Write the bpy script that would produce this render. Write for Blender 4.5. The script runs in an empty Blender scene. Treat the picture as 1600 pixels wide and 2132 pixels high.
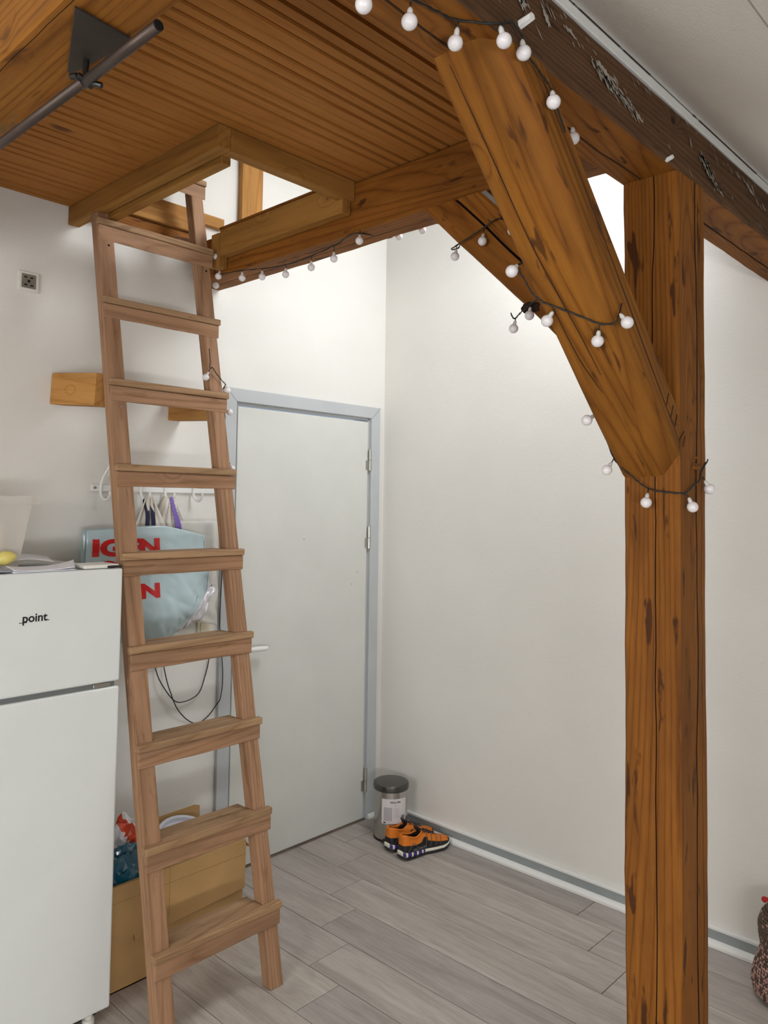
import bpy, bmesh, math, random
from mathutils import Vector, Matrix, noise
random.seed(4)
sc = bpy.context.scene
COL = sc.collection

# ------------------------------------------------------------------ camera
F, CX, CY = 1622.403, 783.845, 966.748
yaw, pit, rol = math.radians(43.704), math.radians(2.80617), math.radians(0.808)
fw = Vector((math.cos(pit)*math.cos(yaw), math.cos(pit)*math.sin(yaw), math.sin(pit)))
rt = fw.cross(Vector((0, 0, 1))).normalized(); up = rt.cross(fw)
R_ = rt*math.cos(rol) + up*math.sin(rol); U_ = -rt*math.sin(rol) + up*math.cos(rol)
cam = bpy.data.objects.new('camera', bpy.data.cameras.new('camera')); COL.objects.link(cam)
cam.data.sensor_fit = 'HORIZONTAL'; cam.data.sensor_width = 36; cam.data.lens = 36*F/1600
cam.data.shift_x = (800-CX)/1600; cam.data.shift_y = (CY-1066)/1600
cam.data.clip_start = .02
mw = Matrix.Identity(4)
for i in range(3):
    mw[i][0] = R_[i]; mw[i][1] = U_[i]; mw[i][2] = -fw[i]
mw[2][3] = 1.62
cam.matrix_world = mw
sc.camera = cam

# ------------------------------------------------------------------ world, lights, exposure
wd = bpy.data.worlds.new('world'); sc.world = wd; wd.use_nodes = True
wd.node_tree.nodes['Background'].inputs[0].default_value = (.72, .82, 1, 1)
wd.node_tree.nodes['Background'].inputs[1].default_value = 1.0
vs = sc.view_settings
vs.view_transform = 'Standard'; vs.look = 'None'; vs.gamma = 1; vs.exposure = 0.12
vs.use_curve_mapping = False
sc.display_settings.display_device = 'sRGB'

def area(name, loc, direction, sx, sy, power, color):
    l = bpy.data.lights.new(name, 'AREA'); l.shape = 'RECTANGLE'; l.size = sx; l.size_y = sy
    l.energy = power; l.color = color
    o = bpy.data.objects.new(name, l); COL.objects.link(o)
    o.location = loc; o.rotation_euler = Vector(direction).to_track_quat('-Z', 'Y').to_euler()
    return o
# daylight in the openings: roof window above the loft void, roof window and gable window behind the camera
area('daylight_roof_window', (2.47, 1.42, 3.17), (-.12, .75, -.66), .72, .80, 20, (.95, .98, 1))
area('daylight_gable_window', (-2.30, .55, 1.55), (1, .26, -.02), 1.5, 1.15, 50, (1, .978, .95))
area('daylight_dormer', (-.35, -1.42, 1.30), (.15, 1, .38), 1.9, .75, 122, (.97, .985, 1))

# ------------------------------------------------------------------ helpers
def s2l(c):
    return tuple((v/255/12.92 if v/255 <= .04045 else ((v/255+.055)/1.055)**2.4) for v in c)
def rgba(c): return (*s2l(c), 1)

def new_mat(name):
    m = bpy.data.materials.new(name); m.use_nodes = True
    nt = m.node_tree; b = nt.nodes['Principled BSDF']
    return m, nt, b
def N(nt, t, **k):
    n = nt.nodes.new(t)
    for a, v in k.items(): setattr(n, a, v)
    return n
def setin(n, **k):
    for a, v in k.items(): n.inputs[a.replace('_', ' ')].default_value = v
def ramp(nt, stops):
    r = N(nt, 'ShaderNodeValToRGB'); e = r.color_ramp.elements
    while len(e) < len(stops): e.new(.5)
    for i, (p, c) in enumerate(stops):
        e[i].position = p; e[i].color = c if len(c) == 4 else (*c, 1)
    return r
def mix(nt, fac, a, b, mode='MIX'):
    n = N(nt, 'ShaderNodeMix', data_type='RGBA', blend_type=mode)
    for s, v in ((n.inputs[0], fac), (n.inputs[6], a), (n.inputs[7], b)):
        if isinstance(v, bpy.types.NodeSocket): nt.links.new(v, s)
        else: s.default_value = v
    return n.outputs[2]
def math_(nt, op, a, b=0.0, c=None):
    n = N(nt, 'ShaderNodeMath', operation=op)
    for i, v in enumerate([a, b] + ([c] if c is not None else [])):
        if isinstance(v, bpy.types.NodeSocket): nt.links.new(v, n.inputs[i])
        else: n.inputs[i].default_value = v
    return n.outputs[0]
def bump(nt, b, h, strength=.3, dist=.002):
    n = N(nt, 'ShaderNodeBump'); n.inputs['Strength'].default_value = strength
    n.inputs['Distance'].default_value = dist
    nt.links.new(h, n.inputs['Height']); nt.links.new(n.outputs[0], b.inputs['Normal'])
def objvec(nt, scale=(1, 1, 1), rand=True):
    tc = N(nt, 'ShaderNodeTexCoord'); v = tc.outputs['Object']
    if rand:
        oi = N(nt, 'ShaderNodeObjectInfo')
        ad = N(nt, 'ShaderNodeVectorMath', operation='ADD')
        sc_ = N(nt, 'ShaderNodeVectorMath', operation='SCALE'); sc_.inputs[0].default_value = (13.7, 5.3, 9.1)
        nt.links.new(oi.outputs['Random'], sc_.inputs['Scale'])
        nt.links.new(v, ad.inputs[0]); nt.links.new(sc_.outputs[0], ad.inputs[1]); v = ad.outputs[0]
    mp = N(nt, 'ShaderNodeMapping'); mp.inputs['Scale'].default_value = scale
    nt.links.new(v, mp.inputs['Vector'])
    return mp.outputs[0]
def noise_(nt, vec, scale, detail=3, rough=.55, dist=0):
    n = N(nt, 'ShaderNodeTexNoise'); n.inputs['Scale'].default_value = scale
    n.inputs['Detail'].default_value = detail; n.inputs['Roughness'].default_value = rough
    n.inputs['Distortion'].default_value = dist
    nt.links.new(vec, n.inputs['Vector']); return n.outputs['Fac']

def plain(name, c, rough=.5, metal=0, spec=.5, var=0, bmp=0, bscale=200, trans=0, alpha=1, coat=0, sss=0, emis=0):
    m, nt, b = new_mat(name)
    b.inputs['Base Color'].default_value = rgba(c)
    b.inputs['Roughness'].default_value = rough; b.inputs['Metallic'].default_value = metal
    b.inputs['Specular IOR Level'].default_value = spec
    b.inputs['Transmission Weight'].default_value = trans; b.inputs['Alpha'].default_value = alpha
    b.inputs['Coat Weight'].default_value = coat
    v = objvec(nt)
    n1 = noise_(nt, v, 6 if var else 40, 4)
    if var:
        r = ramp(nt, [(.3, s2l([x*(1-var) for x in c])), (.7, s2l([min(255, x*(1+var*.6)) for x in c]))])
        nt.links.new(n1, r.inputs[0]); nt.links.new(r.outputs[0], b.inputs['Base Color'])
    if bmp:
        bump(nt, b, noise_(nt, v, bscale, 2), bmp, .001)
    return m

def wood(name, light, mid, dark, knot=(70, 38, 18), axis=0, rough=.7, ringf=22, hewn=.5, blotch=.5, knots=.05, stain=None, coat=0, streak=.45):
    """sawn or hewn pine: growth rings and fibres stretched along the grain axis, knots, dark tool marks"""
    m, nt, b = new_mat(name)
    sl = [1, 1, 1]; sl[axis] = .07
    v = objvec(nt, tuple(sl))
    sk = [1, 1, 1]; sk[axis] = .6
    vk = objvec(nt, tuple(sk))
    # knots
    vo = N(nt, 'ShaderNodeTexVoronoi'); vo.inputs['Scale'].default_value = 5.5
    nt.links.new(vk, vo.inputs['Vector'])
    d = vo.outputs['Distance']
    kr = ramp(nt, [(0, (1, 1, 1)), (knots, (1, 1, 1)), (knots*2.0+.001, (0, 0, 0))]); nt.links.new(d, kr.inputs[0])
    halo = ramp(nt, [(0, (1, 1, 1)), (.20, (0, 0, 0))]); nt.links.new(d, halo.inputs[0])
    big = noise_(nt, v, 2.4, 1.5, .4, .3)
    ringc = math_(nt, 'ADD', math_(nt, 'MULTIPLY', big, ringf*3.4), math_(nt, 'MULTIPLY', halo.outputs[0], 2.2))
    ring = math_(nt, 'POWER', math_(nt, 'MULTIPLY', math_(nt, 'PINGPONG', ringc, .5), 2.0), 3.0)
    fib = noise_(nt, v, 95, 3, .7)
    fib2 = noise_(nt, v, 28, 3, .6)
    g = math_(nt, 'ADD', math_(nt, 'MULTIPLY', ring, .42), math_(nt, 'MULTIPLY', fib, .62))
    cr = ramp(nt, [(.12, s2l(light)), (.55, s2l(mid)), (.88, s2l(dark))]); nt.links.new(g, cr.inputs[0])
    c = cr.outputs[0]
    bl = noise_(nt, vk, 3.2, 4, .6)
    br = ramp(nt, [(.32, (0, 0, 0)), (.68, (1, 1, 1))]); nt.links.new(bl, br.inputs[0])
    c = mix(nt, math_(nt, 'MULTIPLY', br.outputs[0], blotch), c, rgba(dark))
    f2 = ramp(nt, [(.38, (.55, .55, .55)), (.55, (1, 1, 1))]); nt.links.new(fib2, f2.inputs[0])
    c = mix(nt, streak, c, f2.outputs[0], 'MULTIPLY')
    if hewn:
        hm = [1, 1, 1]; hm[axis] = .2
        hv = objvec(nt, tuple(hm))
        h = noise_(nt, hv, 30, 3, .55, .3)
        hr = ramp(nt, [(.615, (0, 0, 0)), (.67, (1, 1, 1))]); nt.links.new(h, hr.inputs[0])
        c = mix(nt, math_(nt, 'MULTIPLY', hr.outputs[0], hewn), c, rgba(knot))
    if stain:
        sn = noise_(nt, vk, 5.5, 5, .65)
        sr = ramp(nt, [(.60, (0, 0, 0)), (.66, (1, 1, 1))]); nt.links.new(sn, sr.inputs[0])
        c = mix(nt, math_(nt, 'MULTIPLY', sr.outputs[0], stain[1]), c, rgba(stain[0]))
    c = mix(nt, math_(nt, 'MULTIPLY', kr.outputs[0], .85), c, rgba(knot))
    nt.links.new(c, b.inputs['Base Color'])
    b.inputs['Roughness'].default_value = rough; b.inputs['Coat Weight'].default_value = coat
    b.inputs['Coat Roughness'].default_value = .45; b.inputs['Specular IOR Level'].default_value = .18
    hsum = math_(nt, 'ADD', math_(nt, 'MULTIPLY', ring, .4), math_(nt, 'MULTIPLY', fib, .8))
    bump(nt, b, hsum, .35, .0015)
    return m

M = {}
def wallmat(name, c, weave=380):
    m, nt, b = new_mat(name)
    v = objvec(nt, rand=False)
    n1 = noise_(nt, v, 1.3, 3)
    r = ramp(nt, [(.35, s2l([x*.975 for x in c])), (.65, s2l(c))])
    nt.links.new(n1, r.inputs[0]); nt.links.new(r.outputs[0], b.inputs['Base Color'])
    b.inputs['Roughness'].default_value = .62; b.inputs['Specular IOR Level'].default_value = .35
    mp = N(nt, 'ShaderNodeMapping'); mp.inputs['Scale'].default_value = (1, 1, 3.2)
    nt.links.new(v, mp.inputs['Vector'])
    w1 = noise_(nt, mp.outputs[0], 110, 2, .6)
    w2 = noise_(nt, v, 14, 3, .6)
    bump(nt, b, math_(nt, 'ADD', w1, math_(nt, 'MULTIPLY', w2, .9)), .28, .003)
    return m
M['wall'] = wallmat('painted_fibreglass_wallpaper', (230, 228, 222))
M['ceil'] = wallmat('painted_ceiling', (238, 235, 228))
M['white_paint'] = plain('white_gloss_paint', (232, 232, 230), .35, bmp=.08, bscale=60)
M['door'] = plain('door_paint', (214, 215, 209), .38, var=.015)
M['grey_paint'] = plain('grey_trim_paint', (188, 192, 194), .38, var=.02)
M['grey_base'] = plain('grey_skirting_paint', (150, 157, 158), .42, var=.03)
M['beam'] = wood('old_oiled_pine', (160, 104, 40), (138, 83, 27), (94, 53, 16), (66, 36, 16), hewn=.9, blotch=.5, knots=.045, coat=.03)
M['brace'] = wood('old_oiled_pine_brace', (158, 104, 38), (137, 84, 26), (92, 54, 16), (74, 42, 18), ringf=18, hewn=.85, blotch=.6, knots=.045, coat=.03)
M['darkbeam'] = wood('dark_stained_beam', (116, 84, 58), (94, 67, 46), (64, 46, 32), (40, 27, 19), ringf=16, hewn=.6, blotch=.6, knots=.03, rough=.7, stain=((178, 168, 154), .0))
M['leftbeam'] = wood('knotty_oiled_pine', (168, 112, 44), (146, 92, 32), (104, 60, 20), (76, 44, 20), ringf=12, hewn=.6, blotch=.5, knots=.06, stain=((104, 88, 58), .65))
M['board'] = wood('pine_beadboard', (180, 122, 60), (173, 114, 52), (158, 100, 43), (96, 54, 30), ringf=10, hewn=.0, blotch=.2, knots=.07, streak=.12)
M['newpine'] = wood('new_pine', (196, 146, 84), (182, 130, 70), (160, 108, 54), (110, 64, 34), ringf=12, hewn=0, blotch=.25, knots=.03)
M['lofttrim'] = wood('hatch_pine', (172, 126, 64), (156, 110, 52), (134, 90, 40), (100, 58, 28), ringf=10, hewn=0, blotch=.3, knots=.03)
M['ladder'] = wood('ladder_pine', (180, 142, 112), (160, 122, 92), (130, 96, 70), (108, 72, 50), ringf=10, hewn=.35, blotch=.35, knots=.025, rough=.6)
M['tread'] = wood('worn_tread_pine', (186, 152, 116), (166, 132, 98), (132, 102, 74), (100, 74, 54), ringf=16, hewn=.5, blotch=.55, knots=.02, rough=.62)
M['joint'] = plain('dark_joint', (48, 42, 36), .8)
M['crack'] = plain('dark_crack', (38, 20, 10), .9)
M['steel'] = plain('stainless_steel', (190, 188, 184), .22, 1, var=.03)
M['hinge'] = plain('hinge_steel', (190, 190, 182), .35, 1)
M['pipe'] = plain('raw_dark_steel', (84, 72, 66), .48, .7, var=.12, bmp=.15)
M['plate'] = plain('dark_steel_plate', (70, 62, 56), .6, .5, var=.15, bmp=.2)
M['black'] = plain('black_plastic', (18, 18, 18), .4)
M['cable'] = plain('black_green_cable', (24, 26, 22), .5)
M['bulb'] = plain('opal_bulb', (232, 228, 230), .28, sss=1)
M['cap'] = plain('bulb_holder', (205, 203, 200), .35)
M['fridge'] = plain('white_enamel', (222, 226, 224), .3, var=.01)
M['fridge_gap'] = plain('fridge_gasket_gap', (110, 114, 114), .5)
M['ink'] = plain('black_ink', (16, 16, 18), .4)
M['card'] = plain('cardboard', (186, 148, 96), .75, var=.06, bmp=.12, bscale=50)
M['cardin'] = plain('cardboard_inner', (150, 112, 74), .8, var=.06)
M['teal'] = plain('teal_plastic_film', (8, 84, 108), .25, spec=.7, coat=.4)
M['film'] = plain('white_plastic_film', (226, 222, 226), .22, spec=.7, coat=.4)
M['red'] = plain('orange_red_print', (214, 66, 20), .3, coat=.3)
M['bagblue'] = plain('pale_blue_plastic', (184, 206, 212), .22, spec=.7, coat=.5, var=.02)
M['letters'] = plain('red_print', (204, 26, 28), .28, coat=.4)
M['canvas'] = plain('natural_canvas', (222, 216, 204), .85, bmp=.3, bscale=500)
M['navy'] = plain('navy_webbing', (30, 30, 62), .8)
M['purple'] = plain('purple_cord', (132, 110, 186), .8, bmp=.5, bscale=300)
M['bluetag'] = plain('blue_label_print', (64, 76, 140), .5)
M['paper'] = plain('white_paper', (234, 234, 240), .6)
M['greypaper'] = plain('grey_printed_paper', (170, 176, 190), .6)
M['socketpl'] = plain('white_switch_plastic', (226, 224, 216), .35)
M['ivory'] = plain('ivory_plastic', (222, 214, 188), .35)
M['socketin'] = plain('worn_grey_socket', (128, 124, 112), .5, var=.2)
M['lid'] = plain('charcoal_steel_lid', (88, 88, 84), .24, .75)
M['label'] = plain('paper_label', (218, 214, 216), .5)
M['labelgrey'] = plain('label_small_print', (178, 175, 178), .5)
M['lemon'] = plain('lemon_skin', (214, 198, 110), .4, bmp=.2)
M['greyfilm'] = plain('grey_bin_liner', (205, 205, 203), .25, coat=.5)
M['orange'] = plain('orange_suede_mesh', (214, 118, 24), .65, bmp=.3, bscale=400)
M['shoeblack'] = plain('black_shoe_rubber', (26, 26, 30), .5)
M['shoein'] = plain('black_shoe_lining', (14, 13, 14), .9)
M['foam'] = plain('white_foam_midsole', (226, 222, 208), .55)
M['violet'] = plain('violet_midsole', (58, 44, 120), .5)
M['yarnbrown'] = plain('brown_yarn', (96, 80, 68), .95, bmp=.6, bscale=300, var=.2)
M['yarnpink'] = plain('pink_yarn', (190, 150, 138), .95, bmp=.6, bscale=300, var=.15)
M['yarnred'] = plain('red_yarn', (176, 30, 26), .8)
M['ceramic'] = plain('white_ceramic', (238, 238, 236), .12, coat=.5)

def translucent(name, c, alpha, rough=.3):
    m, nt, b = new_mat(name)
    b.inputs['Base Color'].default_value = rgba(c); b.inputs['Roughness'].default_value = rough
    b.inputs['Alpha'].default_value = alpha
    return m
M['clearbox'] = translucent('frosted_clear_plastic', (222, 216, 208), .42)
M['clearfilm'] = translucent('clear_wrap_film', (228, 226, 220), .5, .15)
M['glass'] = plain('window_glass', (255, 255, 255), 0, trans=1)

def floormat():
    m, nt, b = new_mat('grey_oak_laminate')
    v = objvec(nt, (1, .085, 1))
    v2 = objvec(nt, (1, .3, 1))
    oi = N(nt, 'ShaderNodeObjectInfo')
    a = noise_(nt, v, 15, 7, .72, 1.1)
    f = noise_(nt, v, 150, 3, .7)
    g = math_(nt, 'ADD', math_(nt, 'MULTIPLY', a, .8), math_(nt, 'MULTIPLY', f, .25))
    r = ramp(nt, [(.34, s2l((150, 142, 135))), (.52, s2l((176, 168, 161))), (.68, s2l((194, 187, 180)))])
    nt.links.new(g, r.inputs[0])
    k = noise_(nt, v2, 4.5, 4, .65, .4)
    kr = ramp(nt, [(.62, (0, 0, 0)), (.75, (1, 1, 1))]); nt.links.new(k, kr.inputs[0])
    c = mix(nt, math_(nt, 'MULTIPLY', kr.outputs[0], .45), r.outputs[0], rgba((116, 106, 98)))
    rr = ramp(nt, [(0, (.80, .80, .81)), (.25, (.92, .92, .92)), (1, (1.03, 1.02, 1.01))]); nt.links.new(oi.outputs['Random'], rr.inputs[0])
    c = mix(nt, 1, c, rr.outputs[0], 'MULTIPLY')
    nt.links.new(c, b.inputs['Base Color'])
    b.inputs['Roughness'].default_value = .42; b.inputs['Specular IOR Level'].default_value = .4
    bump(nt, b, g, .12, .001)
    return m
M['floor'] = floormat()

# ---- mesh helpers
def mesh(name, verts, faces, mats, parent=None, mi=None, smooth=False, mw=None, bevel=0, bseg=2, kind=None):
    me = bpy.data.meshes.new(name); me.from_pydata([tuple(v) for v in verts], [], faces)
    if not isinstance(mats, (list, tuple)): mats = [mats]
    for m in mats: me.materials.append(m)
    if mi:
        for p, k in zip(me.polygons, mi): p.material_index = k
    bm = bmesh.new(); bm.from_mesh(me); bmesh.ops.recalc_face_normals(bm, faces=bm.faces); bm.to_mesh(me); bm.free()
    if smooth:
        for p in me.polygons: p.use_smooth = True
    o = bpy.data.objects.new(name, me); COL.objects.link(o)
    if mw is not None: o.matrix_world = mw
    if parent is not None:
        o.parent = parent
        if mw is not None: o.matrix_parent_inverse = Matrix.Identity(4)
    if bevel:
        b = o.modifiers.new('bevel', 'BEVEL'); b.width = bevel; b.segments = bseg; b.limit_method = 'ANGLE'; b.angle_limit = math.radians(40)
    if kind: o['kind'] = kind
    return o
class G:
    def __init__(s): s.v = []; s.f = []; s.m = []
    def add(s, v, f, m=0):
        n = len(s.v); s.v += [Vector(x) for x in v]; s.f += [tuple(i+n for i in q) for q in f]; s.m += [m]*len(f)
    def box(s, a, b, m=0, M_=None):
        x0, y0, z0 = a; x1, y1, z1 = b
        v = [Vector(p) for p in ((x0, y0, z0), (x1, y0, z0), (x1, y1, z0), (x0, y1, z0), (x0, y0, z1), (x1, y0, z1), (x1, y1, z1), (x0, y1, z1))]
        if M_ is not None: v = [M_ @ p for p in v]
        s.add(v, [(0, 3, 2, 1), (4, 5, 6, 7), (0, 1, 5, 4), (1, 2, 6, 5), (2, 3, 7, 6), (3, 0, 4, 7)], m)
    def prism(s, poly, ax, a0, a1, m=0):
        def P(p, a):
            q = [0, 0, 0]; o = [i for i in range(3) if i != ax]; q[o[0]] = p[0]; q[o[1]] = p[1]; q[ax] = a; return q
        n = len(poly)
        s.add([P(p, a0) for p in poly] + [P(p, a1) for p in poly],
              [tuple(range(n)), tuple(range(2*n-1, n-1, -1))] + [(i, (i+1) % n, n+(i+1) % n, n+i) for i in range(n)], m)
    def tube(s, pts, r, seg=8, m=0, close=True):
        pts = [Vector(p) for p in pts]; n = len(pts); base = len(s.v)
        rr = r if isinstance(r, (list, tuple)) else [r]*n
        u = None
        for i, p in enumerate(pts):
            t = (pts[min(i+1, n-1)] - pts[max(i-1, 0)]).normalized()
            if u is None: u = t.orthogonal().normalized()
            else:
                u = (u - t*u.dot(t)); u = u.normalized() if u.length > 1e-6 else t.orthogonal().normalized()
            w = t.cross(u)
            for k in range(seg):
                a = 2*math.pi*k/seg; s.v.append(p + (u*math.cos(a) + w*math.sin(a))*rr[i])
        for i in range(n-1):
            for k in range(seg):
                a = base+i*seg+k; b_ = base+i*seg+(k+1) % seg
                s.f.append((a, b_, b_+seg, a+seg)); s.m.append(m)
        if close:
            s.f.append(tuple(base+k for k in range(seg-1, -1, -1))); s.f.append(tuple(base+(n-1)*seg+k for k in range(seg))); s.m += [m, m]
    def lathe(s, prof, seg=32, c=(0, 0, 0), m=0):
        base = len(s.v); n = len(prof); c = Vector(c)
        for r, z in prof:
            for k in range(seg):
                a = 2*math.pi*k/seg; s.v.append(c + Vector((r*math.cos(a), r*math.sin(a), z)))
        for i in range(n-1):
            for k in range(seg):
                a = base+i*seg+k; b_ = base+i*seg+(k+1) % seg
                s.f.append((a, b_, b_+seg, a+seg)); s.m.append(m)
        if prof[0][0] > 1e-5: s.f.append(tuple(base+k for k in range(seg-1, -1, -1))); s.m.append(m)
        if prof[-1][0] > 1e-5: s.f.append(tuple(base+(n-1)*seg+k for k in range(seg))); s.m.append(m)
    def build(s, name, mats, parent=None, **k):
        return mesh(name, s.v, s.f, mats, parent, mi=s.m, **k)
def box(name, a, b, m, parent=None, **k):
    g = G(); g.box(a, b); return g.build(name, m, parent, **k)
def thing(name, label, cat, loc=(0, 0, 0), group=None):
    o = bpy.data.objects.new(name, None); COL.objects.link(o); o.location = loc; o.empty_display_size = .05
    o['label'] = label; o['category'] = cat
    if group: o['group'] = group
    return o
def tag(o, label, cat, group=None):
    o['label'] = label; o['category'] = cat
    if group: o['group'] = group
    return o
def struct(o): o['kind'] = 'structure'; return o
def rebase(root):
    """children were built in world coordinates: keep them in place under a root that stands at the thing's base"""
    inv = Matrix.Translation(-root.location)
    for c in root.children:
        c.matrix_parent_inverse = inv
def spline(pts, n=8):
    pts = [Vector(p) for p in pts]; out = []
    for i in range(len(pts)-1):
        p0 = pts[max(i-1, 0)]; p1 = pts[i]; p2 = pts[i+1]; p3 = pts[min(i+2, len(pts)-1)]
        for k in range(n):
            t = k/n
            out.append(.5*((2*p1) + (p2-p0)*t + (2*p0-5*p1+4*p2-p3)*t*t + (3*p1-p0-3*p2+p3)*t**3))
    out.append(pts[-1]); return out
def text_mesh(s, size, bold=0, extrude=0.0, shear=0, spacing=1):
    c = bpy.data.curves.new('t', 'FONT'); c.body = s; c.size = size; c.offset = bold; c.extrude = extrude
    c.shear = shear; c.space_character = spacing; c.resolution_u = 4
    o = bpy.data.objects.new('t', c); COL.objects.link(o)
    dg = bpy.context.evaluated_depsgraph_get(); dg.update()
    me = bpy.data.meshes.new_from_object(o.evaluated_get(dg))
    v = [x.co.copy() for x in me.vertices]; f = [tuple(p.vertices) for p in me.polygons]
    bpy.data.objects.remove(o); bpy.data.curves.remove(c); bpy.data.meshes.remove(me)
    return v, f
def rough_beam(name, m, p0, p1, upv, prof, seg=24, amp=.004, parent=None, bevel=0, seed=0, cutz0=None, mats=None, mi_for=None, bend=None):
    """hewn timber: profile (side, up) swept from p0 to p1 in a local frame with x along the grain, edges wavering"""
    p0 = Vector(p0); p1 = Vector(p1); L = (p1-p0).length
    x = (p1-p0).normalized(); y = Vector(upv).cross(x).normalized(); z = x.cross(y)
    mw = Matrix.Identity(4)
    for i in range(3): mw[i][0] = x[i]; mw[i][1] = y[i]; mw[i][2] = z[i]; mw[i][3] = p0[i]
    n = len(prof); v = []; f = []; mi = []
    nw = [bool(mi_for) and (mi_for[k] == 1 or mi_for[k-1] == 1) for k in range(n)]
    A_ = max(abs(p[0]) for p in prof)
    for i in range(seg+1):
        t = i/seg
        for k, (a, b) in enumerate(prof):
            if nw[k]:
                wv = noise.noise(Vector((t*L*2.2, seed*5.0, 3)))*.014 + noise.noise(Vector((t*L*8, seed*5.0, 9)))*.004
                if abs(abs(a)-A_) < .035 and abs(b) < .9*abs(a)+.03 and abs(a) > .03: b += wv
                else: a += wv
            d = noise.noise(Vector((t*L*2.3+seed*7.1, a*9+seed, b*9)))*amp + noise.noise(Vector((t*L*9+seed*3, a*14, b*14+seed)))*amp*.45
            r = math.hypot(a, b) or 1
            bz = bend(t) if bend else 0
            v.append((t*L, a*(1+d/r), b*(1+d/r)+bz))
    for i in range(seg):
        for k in range(n):
            f.append((i*n+k, i*n+(k+1) % n, (i+1)*n+(k+1) % n, (i+1)*n+k)); mi.append(mi_for[k] if mi_for else 0)
    f.append(tuple(range(n-1, -1, -1))); f.append(tuple(seg*n+k for k in range(n))); mi += [0, 0]
    return mesh(name, v, f, mats or m, parent, mi=mi, mw=mw, bevel=bevel)
def prof_rect(w, h, ch=.006, notches=()):
    """rectangle centred on 0 (w across, h up); notches = (side, position, width, depth)"""
    a, b = w/2, h/2; pts = []; mi = []
    def side(name, p, q):
        p = Vector(p); q = Vector(q); d = (q-p).normalized(); nrm = Vector((-d.y, d.x))   # inwards for ccw
        pts.append(p + d*ch); mi.append(0)
        L = (q-p).length
        for s, pos, wd, dp in sorted([k for k in notches if k[0] == name], key=lambda k: k[1]):
            c = p + d*(L*pos)
            pts.append(c - d*wd/2); mi.append(1); pts.append(c + nrm*dp); mi.append(1); pts.append(c + d*wd/2); mi.append(0)
        pts.append(q - d*ch); mi.append(0)
    side('bottom', (-a, -b), (a, -b)); side('right', (a, -b), (a, b)); side('top', (a, b), (-a, b)); side('left', (-a, b), (-a, -b))
    return [tuple(p) for p in pts], mi

WX, WY = 3.035, 2.846      # right wall plane, door wall plane

# ------------------------------------------------------------------ the room shell
def roofz(y): return 2.607 + .70*(y-.755)
g = G(); D0, D1, DH = 2.060, 2.922, 2.060
g.box((-2.4, WY, 0), (D0, WY+.12, 4.3)); g.box((D1, WY, 0), (WX+.15, WY+.12, 4.3)); g.box((D0, WY, DH), (D1, WY+.12, 4.3))
struct(g.build('wall_back', M['wall']))
struct(box('wall_right', (WX, -1.6, 0), (WX+.12, WY, 4.3), M['wall']))
g = G()   # gable wall behind the camera with a window opening y -.25..1.35, z .95..2.15
g.box((-2.52, -1.6, 0), (-2.4, WY+.12, .95)); g.box((-2.52, -1.6, 2.15), (-2.4, WY+.12, 4.3))
g.box((-2.52, -1.6, .95), (-2.4, -.25, 2.15)); g.box((-2.52, 1.35, .95), (-2.4, WY+.12, 2.15))
struct(g.build('wall_left', M['wall']))
g = G()   # low wall behind the camera with a wide window
g.box((-2.52, -1.62, 0), (WX+.12, -1.5, .90)); g.box((-2.52, -1.62, .9), (-1.35, -1.5, 1.75)); g.box((.65, -1.62, .9), (WX+.12, -1.5, 1.75))
g.box((-1.35, -1.62, 1.70), (.65, -1.5, 1.75))
struct(g.build('wall_front', M['wall']))
# window frames behind the camera
def winframe(name, c0, c1, ax):
    g = G(); t = .05
    if ax == 0:
        x = c0[0]; g.box((x, c0[1], c0[2]), (x+.06, c0[1]+t, c1[2])); g.box((x, c1[1]-t, c0[2]), (x+.06, c1[1], c1[2]))
        g.box((x, c0[1], c0[2]), (x+.06, c1[1], c0[2]+t)); g.box((x, c0[1], c1[2]-t), (x+.06, c1[1], c1[2]))
        m_ = (c0[1]+c1[1])/2; g.box((x, m_-.025, c0[2]), (x+.06, m_+.025, c1[2]))
    else:
        y = c0[1]; g.box((c0[0], y, c0[2]), (c0[0]+t, y+.06, c1[2])); g.box((c1[0]-t, y, c0[2]), (c1[0], y+.06, c1[2]))
        g.box((c0[0], y, c0[2]), (c1[0], y+.06, c0[2]+t)); g.box((c0[0], y, c1[2]-t), (c1[0], y+.06, c1[2]))
        m_ = (c0[0]+c1[0])/2; g.box((m_-.025, y, c0[2]), (m_+.025, y+.06, c1[2]))
    return struct(g.build(name, M['white_paint']))
winframe('window_1', (-2.50, -.25, .95), (-2.50, 1.35, 2.15), 0)
winframe('window_2', (-1.35, -1.60, .90), (.65, -1.60, 1.70), 1)
# sloping roof lining with a roof window above the loft void: opening x 2.1..2.85, y 1.05..1.85
def slab(g, x0, x1, y0, y1, t=.12):
    z0, z1 = roofz(y0), roofz(y1)
    g.add([(x0, y0, z0), (x1, y0, z0), (x1, y1, z1), (x0, y1, z1), (x0, y0, z0+t), (x1, y0, z0+t), (x1, y1, z1+t), (x0, y1, z1+t)],
          [(0, 3, 2, 1), (4, 5, 6, 7), (0, 1, 5, 4), (1, 2, 6, 5), (2, 3, 7, 6), (3, 0, 4, 7)])
g = G(); slab(g, -2.52, WX, -1.6, .755); struct(g.build('ceiling', M['ceil']))
g = G(); slab(g, -2.52, WX, .775, 1.05); slab(g, -2.52, 2.1, 1.05, 1.85); slab(g, 2.85, WX, 1.05, 1.85); slab(g, -2.52, WX, 1.85, WY)
o = struct(g.build('ceiling.001', M['ceil']))
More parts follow.
